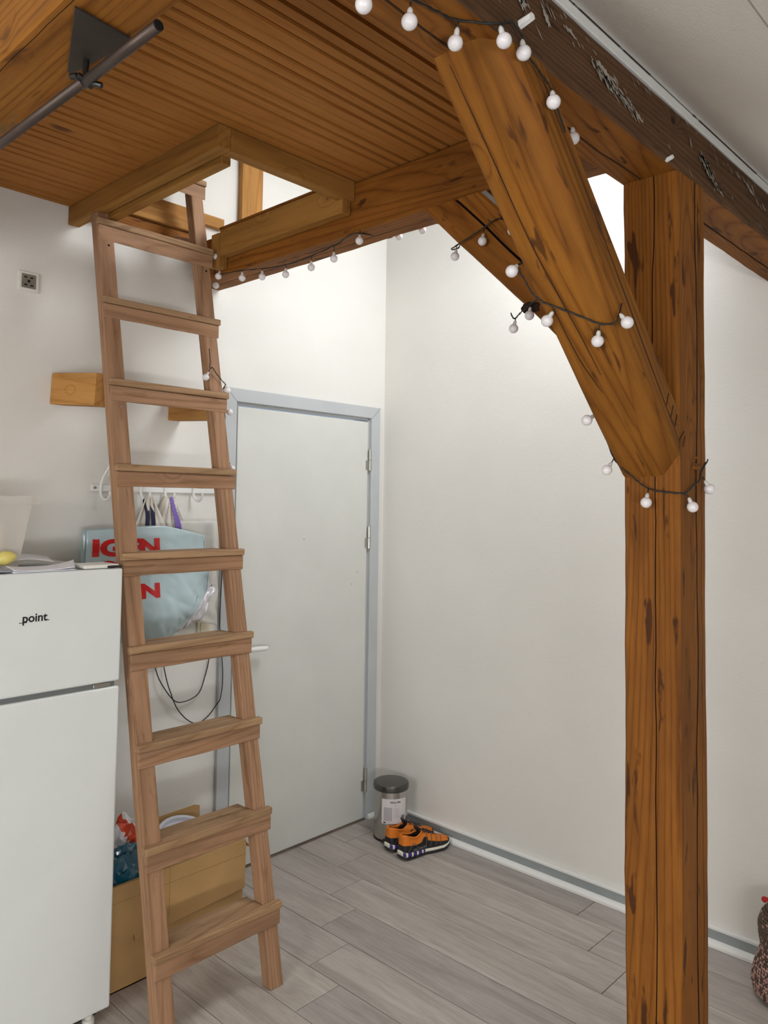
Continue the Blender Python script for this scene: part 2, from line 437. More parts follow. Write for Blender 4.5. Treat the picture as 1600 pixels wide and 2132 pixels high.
# panel joint on the sloping ceiling
g = G(); y0 = .36
g.add([(.5, y0, roofz(y0)-.001), (WX, y0, roofz(y0)-.001), (WX, y0+.0025, roofz(y0+.0025)-.001), (.5, y0+.0025, roofz(y0+.0025)-.001)], [(0, 1, 2, 3)])
struct(g.build('trim_3', plain('ceiling_joint_filler', (190, 184, 172), .7)))
# white batten between purlin and sloping ceiling, with the dark slit above it
g = G(); g.box((-.5, .757, 2.583), (WX, .79, 2.606)); struct(g.build('trim_1', M['white_paint'], bevel=.002))
g = G()
for x0, x1 in ((1.22, 1.26), (1.27, 1.31), (1.335, 1.338), (1.36, 1.53), (1.55, 1.68), (1.93, 1.945), (1.97, 2.4)):
    g.box((x0, .7545, 2.6055), (x1, .758, 2.6085))
struct(g.build('trim_2', M['joint']))
# flat white ceiling left of the loft, unseen, added for its fill light
struct(box('ceiling.002', (-2.4, .90, 2.74), (.54, WY, 2.78), M['ceil']))

# floor: sub floor + laminate planks
fl = struct(box('floor', (-2.52, -1.6, -.06), (WX+.1, WY+.1, -.0095), M['joint']))
base_x = 2.467; W = .1945; Lp = 1.27
k0 = -14
for k in range(k0, 4):
    xa = base_x + (k-1)*W; xb = base_x + k*W
    if xa > WX: break
    xb = min(xb, WX-.005)
    yj = 2.402 + .155*k
    n = -4
    ys = [yj + i*Lp for i in range(-8, 8)]
    ys = [-1.5] + [y for y in ys if -1.45 < y < WY-.02] + [WY-.004]
    for a, b in zip(ys[:-1], ys[1:]):
        if xb < -.2 and b < 0: pass
        e = .0013
        L = b-a
        me_o = G(); me_o.box((-(xb-xa)/2+e, -L/2+e, -.0095), ((xb-xa)/2-e, L/2-e, 0))
        p = me_o.build('plank', M['floor'], fl, bevel=.0007, bseg=1)
        p.location = ((xa+xb)/2, (a+b)/2, 0)

# skirting along the right wall: grey board, white cap, white quarter round
bb = struct(box('baseboard_right', (WX-.016, -1.5, 0), (WX, WY, .060), M['grey_base']))
box('baseboard_cap', (WX-.018, -1.5, .060), (WX, WY, .071), M['white_paint'], bb, bevel=.002)
g = G(); g.prism([(WX-.016, .001), (WX-.034, .001), (WX-.034, .012), (WX-.027, .022), (WX-.016, .027)], 1, -1.5, WY-.02)
g.build('quarter_round', M['white_paint'], bb, bevel=.001)
b2 = struct(box('baseboard_back', (2.99, WY-.014, 0), (WX-.017, WY, .060), M['grey_base']))
g = G(); g.prism([(WY-.014, .001), (WY-.032, .001), (WY-.032, .012), (WY-.025, .022), (WY-.014, .027)], 0, 2.93, WX-.035)
g.build('quarter_round', M['white_paint'], b2, bevel=.001)
b3 = struct(box('baseboard_back.001', (-2.4, WY-.014, 0), (1.985, WY, .060), M['grey_base']))

# ------------------------------------------------------------------ door
dr = bpy.data.objects.new('door_1', None); COL.objects.link(dr); dr.location = (2.49, WY, 0); struct(dr)
g = G(); yf = 2.828
g.prism([(1.997, 0), (D0, 0), (D0, DH), (D1, DH), (D1, 0), (2.986, 0), (2.986, 2.119), (1.997, 2.119)], 1, yf, WY+.001)
g.box((D0-.002, WY, 0), (D0+.010, WY+.1, DH)); g.box((D1-.010, WY, 0), (D1+.002, WY+.1, DH)); g.box((D0, WY, DH-.012), (D1, WY+.1, DH+.002))
g.build('door_frame', M['grey_paint'], dr, bevel=.0025)
# mitre lines of the architrave
g = G()
for (x0, x1) in ((D0, 1.997), (D1, 2.986)):
    s = 1 if x1 > x0 else -1
    g.add([(x0, yf-.0004, DH), (x0+s*.001, yf-.0004, DH-.001), (x1, yf-.0004, 2.118), (x1-s*.001, yf-.0004, 2.119)], [(0, 1, 2, 3)])
g.build('mitre_joint', M['joint'], dr)
leaf = box('door_leaf', (D0+.014, WY-.006, .008), (D1-.014, WY+.034, DH-.020), M['door'], dr, bevel=.003)
g = G()
for sx, sz in ((2.475, 1.435), (2.80, 1.20), (2.84, 1.26)):
    g.box((sx, WY-.0068, sz), (sx+.003, WY-.0055, sz+.008))
g.build('paint_chip', plain('paint_chip_grey', (120, 120, 116), .6), leaf)
box('threshold', (D0, WY-.012, 0), (D1, WY+.04, .006), plain('worn_threshold', (112, 98, 84), .6, var=.2), dr)
for z0, z1 in ((1.786, 1.894), (1.381, 1.493), (.142, .258)):
    g = G(); zm = (z0+z1)/2
    g.lathe([(.0085, z0), (.0085, zm-.001)], 12, (D1-.006, WY-.014, 0)); g.lathe([(.0085, zm+.001), (.0085, z1)], 12, (D1-.006, WY-.014, 0))
    g.lathe([(.006, z1), (.0065, z1+.004), (.003, z1+.009)], 12, (D1-.006, WY-.014, 0)); g.box((D1-.03, WY-.008, z0+.004), (D1-.006, WY-.0055, zm-.002))
    g.build('hinge', M['hinge'], dr, smooth=False)
h = G(); h.lathe([(.0, -.001), (.024, 0), (.024, .004), (.020, .007), (.009, .008)], 20)
hp = h.build('rosette', M['hinge'], None)
hp.matrix_world = Matrix.Translation((2.125, WY-.006, .962)) @ Matrix.Rotation(math.radians(90), 4, 'X')
hn = G(); hn.tube([(2.125, WY-.008, .962), (2.125, WY-.050, .962)], .0075, 12)
hn = hn.build('door_handle', M['hinge'], dr, smooth=True)
g = G(); g.tube(spline([(2.118, WY-.050, .963), (2.140, WY-.052, .9625), (2.165, WY-.054, .962), (2.195, WY-.056, .961), (2.222, WY-.055, .960), (2.232, WY-.055, .960)], 5),
       [.008+.004*math.sin(i/25*math.pi*1.0)-(.005 if i == 25 else 0) for i in range(26)], 12)
g.build('handle_grip', M['ceramic'], hn, smooth=True)
g = G(); g.lathe([(0, 0), (.005, .001), (.006, .004), (.004, .007), (0, .008)], 12); cp = g.build('end_cap', M['hinge'], hn, smooth=True)
cp.matrix_world = Matrix.Translation((2.230, WY-.055, .960)) @ Matrix.Rotation(math.radians(90), 4, 'Y')
mwc = cp.matrix_world.copy(); cp.parent = hn; cp.matrix_world = mwc
rebase(dr)
mwr = Matrix.Translation((2.125, WY-.006, .962)) @ Matrix.Rotation(math.radians(90), 4, 'X')
hp.parent = dr; hp.matrix_parent_inverse = Matrix.Translation(-dr.location)

# ------------------------------------------------------------------ timber frame
PX0, PX1, PY0, PY1 = 1.835, 2.003, .758, .898
post = thing('wooden_post', 'thick square orange-brown wooden post with long cracks standing on the floor at the right', 'post', (1.92, .828, 0))
pr, pm = prof_rect(.168, .140, .007, notches=[('left', .575, .0028, .02), ('bottom', .62, .007, .03), ('bottom', .80, .002, .01)])
o = rough_beam('shaft', None, (1.919, .828, 0), (1.919, .828, 2.437), (0, 1, 0), pr, 40, .0045, mats=[M['beam'], M['crack']], mi_for=pm, seed=1)
# side axis: up (0,1,0) x grain(z) = x
o.parent = post; o.matrix_parent_inverse = Matrix.Translation(-post.location)
g = G(); g.box((1.915, .7525, 1.712), (1.955, .760, 1.728)); g.box((1.925, .7530, 1.738), (1.942, .760, 1.745))
o = g.build('wooden_peg', M['brace'], post, bevel=.002); o.matrix_parent_inverse = Matrix.Translation(-post.location); o['label'] = 'small wooden peg let into the face of the post'

purlin = thing('purlin_beam', 'long dark-stained beam with white plaster smears under the sloping white ceiling', 'beam', (1.2, .83, 2.437))
pr, pm = prof_rect(.147, .143, .005, notches=[('bottom', .64, .006, .02)])
# grain along +x ; side axis = z x x = y
pmi = []
o = rough_beam('timber', None, (-1.2, .8315, 2.5085), (WX-.002, .8315, 2.5085), (0, 0, 1), pr, 60, .003, mats=[M['beam'], M['crack'], M['darkbeam']], mi_for=pm, seed=5)
# the room-side face is stained dark
me = o.data
for p in me.polygons:
    if p.normal.y < -.5 or (p.normal.z > .5): p.material_index = 2
o.parent = purlin; o.matrix_parent_inverse = Matrix.Translation(-purlin.location)
# dark facing board strip: lower edge of the room side face is slightly proud
g = G()
def smear(g, x0, z0, x1, z1, wd, n=14, seed=0):
    up_ = []; lo = []
    for i in range(n+1):
        t = i/n; x = x0+(x1-x0)*t; z = z0+(z1-z0)*t
        w = wd*math.sin(math.pi*min(max(t, .02), .98))**.6
        up_.append((x, .7535, z+w*(.5+.6*noise.noise(Vector((t*7, seed, 0)))))); lo.append((x, .7535, z-w*(.5+.6*noise.noise(Vector((t*9, seed+4, 3))))))
    v = up_+lo; n1 = n+1
    g.add(v, [(i, i+1, n1+i+1, n1+i) for i in range(n)])
smear(g, 1.085, 2.555, 1.160, 2.515, .030, seed=1); smear(g, 1.218, 2.537, 1.246, 2.517, .016, seed=2)
smear(g, 1.43, 2.530, 1.50, 2.495, .022, seed=3); smear(g, 1.50, 2.498, 1.60, 2.488, .010, seed=4); smear(g, 1.585, 2.492, 1.64, 2.478, .010, seed=7)
smear(g, 1.97, 2.520, 2.05, 2.480, .030, seed=5); smear(g, 2.05, 2.475, 2.13, 2.455, .007, seed=6); smear(g, 1.90, 2.535, 1.915, 2.515, .014, seed=8)
smear(g, 2.30, 2.55, 2.36, 2.53, .012, seed=9); smear(g, 1.30, 2.545, 1.345, 2.535, .006, seed=12)
for (xa, za, xb, zb_, n_, w_) in ((1.09, 2.552, 1.155, 2.520, 16, .012), (1.40, 2.535, 1.49, 2.497, 30, .007), (1.47, 2.520, 1.60, 2.490, 22, .005), (1.96, 2.525, 2.07, 2.475, 34, .008), (1.20, 2.56, 1.36, 2.535, 12, .004), (2.2, 2.56, 2.45, 2.52, 14, .006), (1.0, 2.5, 2.6, 2.46, 12, .0025), (1.05, 2.568, 2.6, 2.560, 26, .003)):
    for i in range(n_):
        t = random.random(); x = xa+(xb-xa)*t+random.gauss(0, .006); z = min(za+(zb_-za)*t+random.gauss(0, .008), 2.572); l = random.uniform(.006, .030)
        smear(g, x, z, x+l, z-l*random.uniform(.2, .9), random.uniform(.4, 1.1)*w_, 6, seed=i*1.3+xa*9)
o = g.build('plaster_smear', plain('old_plaster_paint', (168, 160, 148), .8, var=.15, bmp=.4, bscale=120), purlin); o.matrix_parent_inverse = Matrix.Translation(-purlin.location)
o['label'] = 'white plaster and paint smears on the dark face'
for (x, z, r, h) in ((1.150, 2.478, .009, .030), (1.775, 2.440, .006, .018)):
    g = G(); g.tube([(x, .760, z), (x-.004, .760-h, z+.002)], [r, r*.85], 6); o = g.build('wooden_peg', M['white_paint'], purlin)
    o.matrix_parent_inverse = Matrix.Translation(-purlin.location); o['label'] = 'square peg end daubed with white paint'

tie = thing('tie_beam', 'orange-brown hewn cross beam carrying the right edge of the loft boards', 'beam', (1.9, 1.9, 2.545))
pr, pm = prof_rect(.132, .176, .006, notches=[('left', .55, .008, .03), ('bottom', .42, .003, .01)])
# grain along -y from wall to purlin
o = rough_beam('timber', None, (1.901, WY-.002, 2.628), (1.901, .910, 2.628), (0, 0, 1), [(-a, b) for a, b in reversed(pr)], 44, .004, mats=[M['beam'], M['crack']], mi_for=list(reversed(pm[:-1]))+[0], seed=9)
o.parent = tie; o.matrix_parent_inverse = Matrix.Translation(-tie.location)

# front brace from purlin to post
br1 = thing('diagonal_brace', 'thick diagonal brace with fairy lights wound around it, running from post up to dark purlin', 'brace', (1.5, .83, 2.0))
dv = Vector((.715, 0, -.699)); nv = Vector((.699, 0, .715))
g = G(); y0, y1 = .757, .899
# local: u along dv from A ; v along nv
A = Vector((1.067, 0, 2.442))
segs = 30; prof = [(y1, 0.004), (y1-.006, 0), (.812, 0), (.795, .003), (.778, .018), (y0+.001, .038), (y0, .060), (y0, .108), (y0+.008, .116), (y1-.006, .118), (y1, .112)]
Ltot = 1.085; vv = []; ff = []; mm = []
xax = dv; yax = Vector((0, 1, 0)); zax = xax.cross(yax)
m4 = Matrix.Identity(4)
for i in range(3): m4[i][0] = xax[i]; m4[i][1] = yax[i]; m4[i][2] = zax[i]; m4[i][3] = A[i]
m4i = m4.inverted()
n = len(prof)
for i in range(segs+1):
    t = i/segs
    for k, (yy, v_) in enumerate(prof):
        bow = -.010*math.sin(math.pi*t) if v_ < .05 else 0
        a = noise.noise(Vector((t*3.1, k*1.7, 2)))*.0045
        u0 = v_*1.02; uend = Ltot + v_*.98
        if u0 > 0: pass
        s = -.005 + u0*-1*0
        # ends: top cut level (z = 2.437), bottom cut plumb (x = 1.8345)
        pt0 = A + nv*(v_+bow); ts = (2.4365 - pt0.z)/dv.z
        te = (1.8345 - pt0.x)/dv.x
        P = pt0 + dv*(ts + (te-ts)*t); P.y = yy
        P = P + nv*a
        if i in (0,): P.z = 2.4365
        if i == segs: P.x = 1.8345
        vv.append(m4i @ P)
for i in range(segs):
    for k in range(n):
        ff.append((i*n+k, i*n+(k+1) % n, (i+1)*n+(k+1) % n, (i+1)*n+k))
ff.append(tuple(range(n-1, -1, -1))); ff.append(tuple(segs*n+k for k in range(n)))
o = mesh('timber', vv, ff, M['brace'], None, mw=m4); o.parent = br1; o.matrix_parent_inverse = Matrix.Translation(-br1.location)
# scratched carpenter marks and drying cracks
g = G()
def onbrace(u, v_, y):      # point on the brace: u along, v_ up from the underside
    return A + dv*u + nv*v_ + Vector((0, y, 0))
for k, (u, l) in enumerate(((.80, .030), (.835, .026), (.865, .028), (.905, .014), (.93, .024))):
    p = onbrace(u+.10, .075, 0); 
    g.tube([Vector((p.x, y0-.0008, p.z-.012)), Vector((p.x+.012*(1 if k != 3 else 2), y0-.0008, p.z+l*.6))], .0012, 5)
o = g.build('carved_mark', M['crack'], br1); o.matrix_parent_inverse = Matrix.Translation(-br1.location); o['label'] = 'row of short carved carpenter marks'
def crackline(pts, r=.0012):
    g = G(); pp = spline(pts, 8); g.tube(pp, [r*(.3+.7*math.sin(math.pi*(i+.5)/len(pp))) for i in range(len(pp))], 5); return g
for pts in (
    [onbrace(.03, -.001, .868), onbrace(.20, -.008, .862), onbrace(.42, -.011, .858), onbrace(.62, -.0105, .842), onbrace(.75, -.008, .835)],
    [onbrace(.55, -.0105, .875), onbrace(.70, -.009, .868), onbrace(.80, -.007, .850)]):
    o = crackline(pts).build('crack', M['crack'], br1); o.matrix_parent_inverse = Matrix.Translation(-br1.location)
def face_crack(pts, r=.001):
    o = crackline(pts, r).build('crack', M['crack'], br1); o.matrix_parent_inverse = Matrix.Translation(-br1.location)
face_crack([Vector((onbrace(.10, .085, 0).x, y0, onbrace(.10, .085, 0).z)), Vector((onbrace(.5, .08, 0).x, y0, onbrace(.5, .08, 0).z)), Vector((onbrace(.85, .065, 0).x, y0, onbrace(.85, .065, 0).z)), Vector((onbrace(1.02, .06, 0).x, y0, onbrace(1.02, .06, 0).z))], .0014)

# rear brace from tie beam to post
br2 = thing('diagonal_brace', 'dark split diagonal brace behind the front one, running from tie beam down to the post', 'brace', (1.9, 1.3, 2.2))
prb, pmb = prof_rect(.132, .150, .006, notches=[('right', .42, .007, .03), ('left', .42, .007, .03), ('right', .78, .002, .008)])
P0 = Vector((1.901, 1.655, 2.735)); P1 = Vector((1.901, .865, 1.960))
# local up chosen so that the profile's bottom is the underside
g_dir = (P1-P0).normalized()
o = rough_beam('timber', None, P0 + g_dir*.03, P1, (0, -1, 1), prb, 30, .004, mats=[M['beam'], M['crack']], mi_for=pmb, seed=13)
br2_t = o
bm = bmesh.new(); bm.from_mesh(o.data)
inv = o.matrix_world.inverted() if False else None
mwb = o.matrix_world.copy()
bpy.context.view_layer.update(); mwb = o.matrix_world.copy(); iv = mwb.inverted()
def cut(bm, mw_, co, no):
    iv = mw_.inverted()
    res = bmesh.ops.bisect_plane(bm, geom=bm.verts[:]+bm.edges[:]+bm.faces[:], plane_co=iv @ Vector(co), plane_no=(iv.to_3x3() @ Vector(no)).normalized(), clear_outer=True)
    e = [x for x in res['geom_cut'] if isinstance(x, bmesh.types.BMEdge)]
    bmesh.ops.holes_fill(bm, edges=e, sides=0)
cut(bm, mwb, (0, 0, 2.541), (0, 0, 1)); cut(bm, mwb, (0, .901, 0), (0, -1, 0))
bm.to_mesh(o.data); bm.free()
o.parent = br2; o.matrix_parent_inverse = Matrix.Translation(-br2.location)
# weathered grey board lying on the upper face of the rear brace
u_ = Vector((0, -.7, -.714)).normalized(); nn = Vector((0, -.714, .7)).normalized()
g = G(); c0 = Vector((0, 1.525, 2.520)); 
gb = thing('weathered_board', 'narrow grey weathered board on top of the rear brace under the cross beam', 'board', (1.9, 1.4, 2.5))
Mx = Matrix.Identity(4); ax = (Vector((1, 0, 0)), g_dir, Vector((1, 0, 0)).cross(g_dir))
b0 = P0 + g_dir*.245 + ax[2]*(-.0 )
for i in range(3):
    for j in range(3): Mx[i][j] = ax[j][i]
    Mx[i][3] = P0[i]
sgn = 1 if ax[2].z > 0 else -1
g.box((-.060, .285, sgn*.0765), (.064, .56, sgn*.090), M_=Mx)
o = g.build('plank', plain('weathered_grey_wood', (132, 124, 114), .8, var=.2), gb, bevel=.002); o.matrix_parent_inverse = Matrix.Translation(-gb.location)

# beam at the upper left with bracket and pipe
lb = thing('loft_beam', 'wide knotty orange beam at the upper left with a steel bracket under it', 'beam', (.61, 1.8, 2.45))
pr, pm = prof_rect(.142, .268, .006, notches=[('bottom', .12, .0015, .006)])
o = rough_beam('timber', None, (.609, WY-.002, 2.584), (.609, .910, 2.584), (0, 0, 1), pr, 40, .003, mats=[M['leftbeam'], M['crack']], mi_for=pm, seed=21)
o.parent = lb; o.matrix_parent_inverse = Matrix.Translation(-lb.location)
bk = thing('steel_bracket', 'triangular dark steel plate fixed to the upper-left beam above the pipe', 'bracket', (.62, 1.3, 2.44))
g = G()
tri = [(.560, 1.250), (.668, 1.262), (.672, 1.300), (.650, 1.452), (.640, 1.452)]
g.add([(x, y, 2.4462) for x, y in tri]+[(x, y, 2.4415) for x, y in tri], [tuple(range(5)), tuple(range(9, 4, -1))]+[(i, (i+1) % 5, 5+(i+1) % 5, 5+i) for i in range(5)])
o = g.build('plate', M['plate'], bk, bevel=.001); o.matrix_parent_inverse = Matrix.Translation(-bk.location)
g = G(); g.tube([(.646, 1.385, 2.445), (.644, 1.385, 2.395)], .006, 8); g.tube([(.629, 1.385, 2.405), (.660, 1.385, 2.396)], .0075, 8); g.tube([(.652, 1.372, 2.396), (.665, 1.358, 2.390)], .006, 8); g.tube([(.634, 1.395, 2.41), (.628, 1.41, 2.412)], .006, 8)
o = g.build('clamp', M['black'], bk, bevel=.001); o.matrix_parent_inverse = Matrix.Translation(-bk.location)
pp = thing('curtain_pipe', 'dark steel pipe in two joined lengths hanging under the upper-left beam', 'pipe', (.64, 1.6, 2.4))
g = G(); g.tube([(.648, 1.131, 2.402), (.645, 1.40, 2.400)], .0098, 20)
g.tube([(.648, 1.1305, 2.402), (.648, 1.1295, 2.402)], .0085, 20, 1)
o = g.build('pipe_length', [M['pipe'], M['black']], pp, smooth=False); o.matrix_parent_inverse = Matrix.Translation(-pp.location)
g = G(); g.tube([(.643, 1.385, 2.400), (.632, 2.2, 2.400)], .0098, 20)
o = g.build('pipe_length', M['pipe'], pp); o.matrix_parent_inverse = Matrix.Translation(-pp.location)
for c in pp.children:
    for p in c.data.polygons: p.use_smooth = len(p.vertices) == 4

# ------------------------------------------------------------------ loft deck: beadboards
deck = thing('loft_deck', 'underside of the loft floor in grooved orange pine beadboards', 'loft floor', (1.2, 1.8, 2.718))
yj0 = 1.266; bw = .163; zt = 2.718
k = -2
while True:
    ya = yj0 + (k-.0)*bw; yb = ya + bw
    k += 1
    if ya > WY-.01: break
    if yb < .98: continue
    ya_, yb_ = max(ya, .965), min(yb, WY-.001)
    xe = 1.900 if yb_ < 1.93 else 1.300
    w = yb_-ya_; e = .0008; pts = [(0+e, .018), (0+e, .001), (.002, 0)]
    for q in (.25, .5, .75):
        c = (ya+bw*q)-ya_
        if .01 < c < w-.01:
            pts += [(c-.0068, 0), (c-.0060, .013), (c+.0060, .013), (c+.0068, 0)]
    pts += [(w-.002, 0), (w-e, .001), (w-e, .018)]
    x0 = .682
    # split some boards into two lengths
    spans = [(x0, xe)]
    for (sa, sb) in spans:
        g = G(); L = sb-sa
        n = len(pts); v = [(0, p[0], p[1]) for p in pts]+[(L, p[0], p[1]) for p in pts]
        g.add(v, [tuple(range(n)), tuple(range(2*n-1, n-1, -1))]+[(i, (i+1) % n, n+(i+1) % n, n+i) for i in range(n)])
        o = g.build('board', M['board'], deck); o.location = Vector((sa, ya_, zt)) - deck.location
# upper chipboard floor over the boards
g = G(); g.box((.54, 1.02, 2.738), (1.30, WY-.002, 2.756)); g.box((1.30, 1.02, 2.738), (1.90, 1.88, 2.756))
o = g.build('deck_panel', M['newpine'], deck); o.matrix_parent_inverse = Matrix.Translation(-deck.location)

# hatch timbers
def lone(name, a, b, m, label, cat, bevel=.003, group=None):
    c = Vector(((a[0]+b[0])/2, (a[1]+b[1])/2, (a[2]+b[2])/2)); d = Vector(b)-Vector(a)
    ax = max(range(3), key=lambda i: d[i])
    g = G()
    L = d[ax]; o2 = [i for i in range(3) if i != ax]
    g.box((-L/2, -d[o2[0]]/2, -d[o2[1]]/2), (L/2, d[o2[0]]/2, d[o2[1]]/2))
    o = g.build(name, m, None, bevel=bevel)
    Mx = Matrix.Identity(4)
    cols = {0: ax, 1: o2[0], 2: o2[1]}
    for j in range(3):
        for i in range(3): Mx[i][j] = 1.0 if i == cols[j] else 0.0
    if Mx.to_3x3().determinant() < 0: Mx[cols[1]][1] = -1
    Mx.translation = c; o.matrix_world = Mx
    return tag(o, label, cat, group)
lone('hatch_timber', (1.276, 1.872, 2.648), (1.320, WY-.001, 2.7175), M['lofttrim'], 'planed pine timber along the left side of the loft hatch, above the ladder', 'timber')
lone('hatch_timber', (1.3205, 1.872, 2.648), (1.834, 1.915, 2.7175), M['lofttrim'], 'planed pine timber along the near side of the loft hatch, ending at cross beam', 'timber')
lone('hatch_batten', (1.328, 1.930, 2.632), (1.362, 2.735, 2.705), M['lofttrim'], 'shorter pine batten hanging lower inside the left edge of the hatch', 'timber')
tr_ = thing('hatch_trimmer', 'pale planed plank screwed to the cross beam beside the hatch, knot near its left end', 'timber', (1.81, 2.2, 2.6))
def obox(name, a, b, m, parent, bevel=.003, label=None):
    o = lone(name, a, b, m, '', '', bevel)
    del o['label']; del o['category']
    bpy.context.view_layer.update()
    w = o.matrix_world.copy(); o.parent = parent; bpy.context.view_layer.update(); o.matrix_world = w
    if label: o['label'] = label
    return o
obox('plank', (1.790, 1.889, 2.602), (1.831, 2.602, 2.708), M['lofttrim'], tr_)
obox('end_block', (1.790, 2.606, 2.56), (1.833, 2.66, 2.70), M['lofttrim'], tr_)
obox('edge_strip', (1.786, 2.02, 2.708), (1.834, 2.60, 2.716), M['beam'], tr_, .001)
# stepped wall plate above the hatch at the door wall
wp = thing('wall_plate', 'stepped orange pine mouldings on the wall seen through the hatch behind the ladder', 'moulding', (1.6, 2.82, 2.70))
obox('lower_moulding', (1.365, 2.800, 2.690), (1.832, WY-.001, 2.735), M['beam'], wp, .003)
obox('middle_moulding', (1.365, 2.785, 2.740), (1.832, WY-.001, 2.762), M['newpine'], wp, .003)
obox('upper_moulding', (1.365, 2.800, 2.766), (1.832, WY-.001, 2.80), M['newpine'], wp, .003)
obox('cap_moulding', (1.365, 2.815, 2.803), (1.96, WY-.001, 2.85), M['newpine'], wp, .003)
lone('wall_stud', (2.052, 2.815, 2.74), (2.168, WY-.001, 3.62), M['newpine'], 'upright orange pine plank on the upper wall seen through the hatch', 'timber')

# ------------------------------------------------------------------ ladder
lad = thing('loft_ladder', 'pale worn pine ladder with notched wide treads leaning up into the loft hatch', 'ladder', (1.52, 2.12, 0))
def yr(z): return 2.073 + .212*z
def pbox(name, g, m, parent, loc, bevel=.002, axis=None, label=None):
    """mesh built around its own origin, grain axis turned to local x"""
    o = g.build(name, m, None, bevel=bevel)
    return o
TOP = 3.17
for xa, xb in ((1.285, 1.345), (1.700, 1.755)):
    # rail as an inclined prism; local x runs up the rail
    L = TOP*math.sqrt(1+.212**2); ang = math.atan(.212); ca, sa = math.cos(ang), math.sin(ang)
    d = .046
    ex = Vector((0, sa, ca)); ey = Vector((1, 0, 0)); ez = ex.cross(ey)   # ez points to +y side?
    if ez.y < 0: ey = -ey; ez = ex.cross(ey)
    Mx = Matrix.Identity(4)
    for i in range(3): Mx[i][0] = ex[i]; Mx[i][1] = ey[i]; Mx[i][2] = ez[i]
    Mx.translation = Vector(((xa+xb)/2, yr(0), 0))
    hw = (xb-xa)/2; nseg = 26; v = []; f = []
    Mi = Mx.inverted()
    for i in range(nseg+1):
        z = TOP*i/nseg
        for (sx, dd) in ((-hw, 0), (hw, 0), (hw, d), (-hw, d)):
            j = noise.noise(Vector((z*3, sx*40+xa*9, dd*30)))*.0022 + noise.noise(Vector((z*13, sx*40+xa*9, dd*30)))*.0009
            zz = z
            P = Vector(((xa+xb)/2+sx+j, yr(zz)+dd+j*.8, zz))
            v.append(Mi @ P)
    for i in range(nseg):
        for k in range(4): f.append((i*4+k, i*4+(k+1) % 4, (i+1)*4+(k+1) % 4, (i+1)*4+k))
    f += [(3, 2, 1, 0), (nseg*4, nseg*4+1, nseg*4+2, nseg*4+3)]
    o = mesh('rail', v, f, M['ladder'], None, mw=Mx, bevel=.0035)
    o.parent = lad; o.matrix_parent_inverse = Matrix.Translation(-lad.location)
    # screw heads
zs = [.26+.2955*k for k in range(10)]
for k, z in enumerate(zs):
    ys = 2.045 + .2135*z; x0, x1 = 1.278+random.uniform(-.002, .002), 1.766+random.uniform(-.002, .003)
    xc = (x0+x1)/2; zb = z-.0235
    def rel(p): return Vector(p)-Vector((xc, ys, z))
    # tread: front board over the rails' faces plus the tongue between the rails
    g = G()
    poly = [(x0, ys), (x1, ys), (x1, yr(z)-.001), (1.699, yr(z)-.001), (1.699, ys+.112), (1.346, ys+.112), (1.346, yr(z)-.001), (x0, yr(z)-.001)]
    n = len(poly)
    tilt = random.uniform(-.0015, .0015)
    v = [rel((x, y, zb+tilt*(x-xc))) for x, y in poly]+[rel((x, y, z+tilt*(x-xc))) for x, y in poly]
    # subdivide front edge for a worn waver
    g.add(v, [tuple(range(n-1, -1, -1)), tuple(range(n, 2*n))]+[(i, (i+1) % n, n+(i+1) % n, n+i) for i in range(n)])
    o = g.build('tread', M['tread'], None, bevel=.004, bseg=3); o.location = (xc, ys, z)
    o.parent = lad; o.matrix_parent_inverse = Matrix.Translation(-lad.location)
    # riser block under the tread
    hgt = .052 + random.uniform(-.002, .003)
    yf0 = ys+.007; zt0, zb0 = zb-.001, zb-hgt
    xr = x1-random.uniform(0, .006)
    g = G(); nn_ = 12; vv = []; ff = []
    for i in range(nn_+1):
        x = x0+.006+(xr-x0-.006)*i/nn_; j = noise.noise(Vector((x*9, k*3.1, 0)))*.002
        vv += [rel((x, yf0+j, zt0)), rel((x, yr(z)-.0005, zt0)), rel((x, yr(z-.06)-.0005, zb0+j)), rel((x, yf0+j*.5, zb0+j))]
    for i in range(nn_):
        for q in range(4): ff.append((i*4+q, i*4+(q+1) % 4, (i+1)*4+(q+1) % 4, (i+1)*4+q))
    ff += [(0, 1, 2, 3), (nn_*4+3, nn_*4+2, nn_*4+1, nn_*4)]
    g.add(vv, ff)
    o = g.build('tread_support', M['ladder'], None, bevel=.003); o.location = (xc, ys, z)
    o.parent = lad; o.matrix_parent_inverse = Matrix.Translation(-lad.location)
    # screws
    for sx in (1.322, 1.735):
        if k in (0, 4, 7, 9): continue
        zz = z-.095; g = G()
        g.tube([(sx, yr(zz)-.0012, zz), (sx, yr(zz)+.003, zz)], .0045 if k >= 7 else .0028, 8)
        if k == 8: o = g.build('screw', M['crack'], lad)
        else: o = g.build('screw', M['hinge'], lad)
        o.matrix_parent_inverse = Matrix.Translation(-lad.location)
# wall blocks the ladder rests on
def skewblock(name, p, q, w, h, label):
    p = Vector(p); q = Vector(q); d = (q-p)
    ex = d.normalized(); ey = Vector((0, 0, 1)).cross(ex).normalized(); ez = ex.cross(ey)
    Mx = Matrix.Identity(4)
    for i in range(3): Mx[i][0] = ex[i]; Mx[i][1] = ey[i]; Mx[i][2] = ez[i]
    Mx.translation = p
    g = G(); g.box((0, -w, -h), (d.length, 0, 0))
    return tag(g.build(name, M['newpine'], None, mw=Mx, bevel=.003), label, 'wood block')
skewblock('wooden_block', (1.291, 2.843, 2.080), (1.322, 2.560, 2.055), .060, .115, 'pale pine block bridging from the wall to the left rail of the ladder')
skewblock('wooden_block', (1.785, 2.843, 2.060), (1.790, 2.560, 2.045), .060, .112, 'short pine block mostly hidden behind the right rail of the ladder')

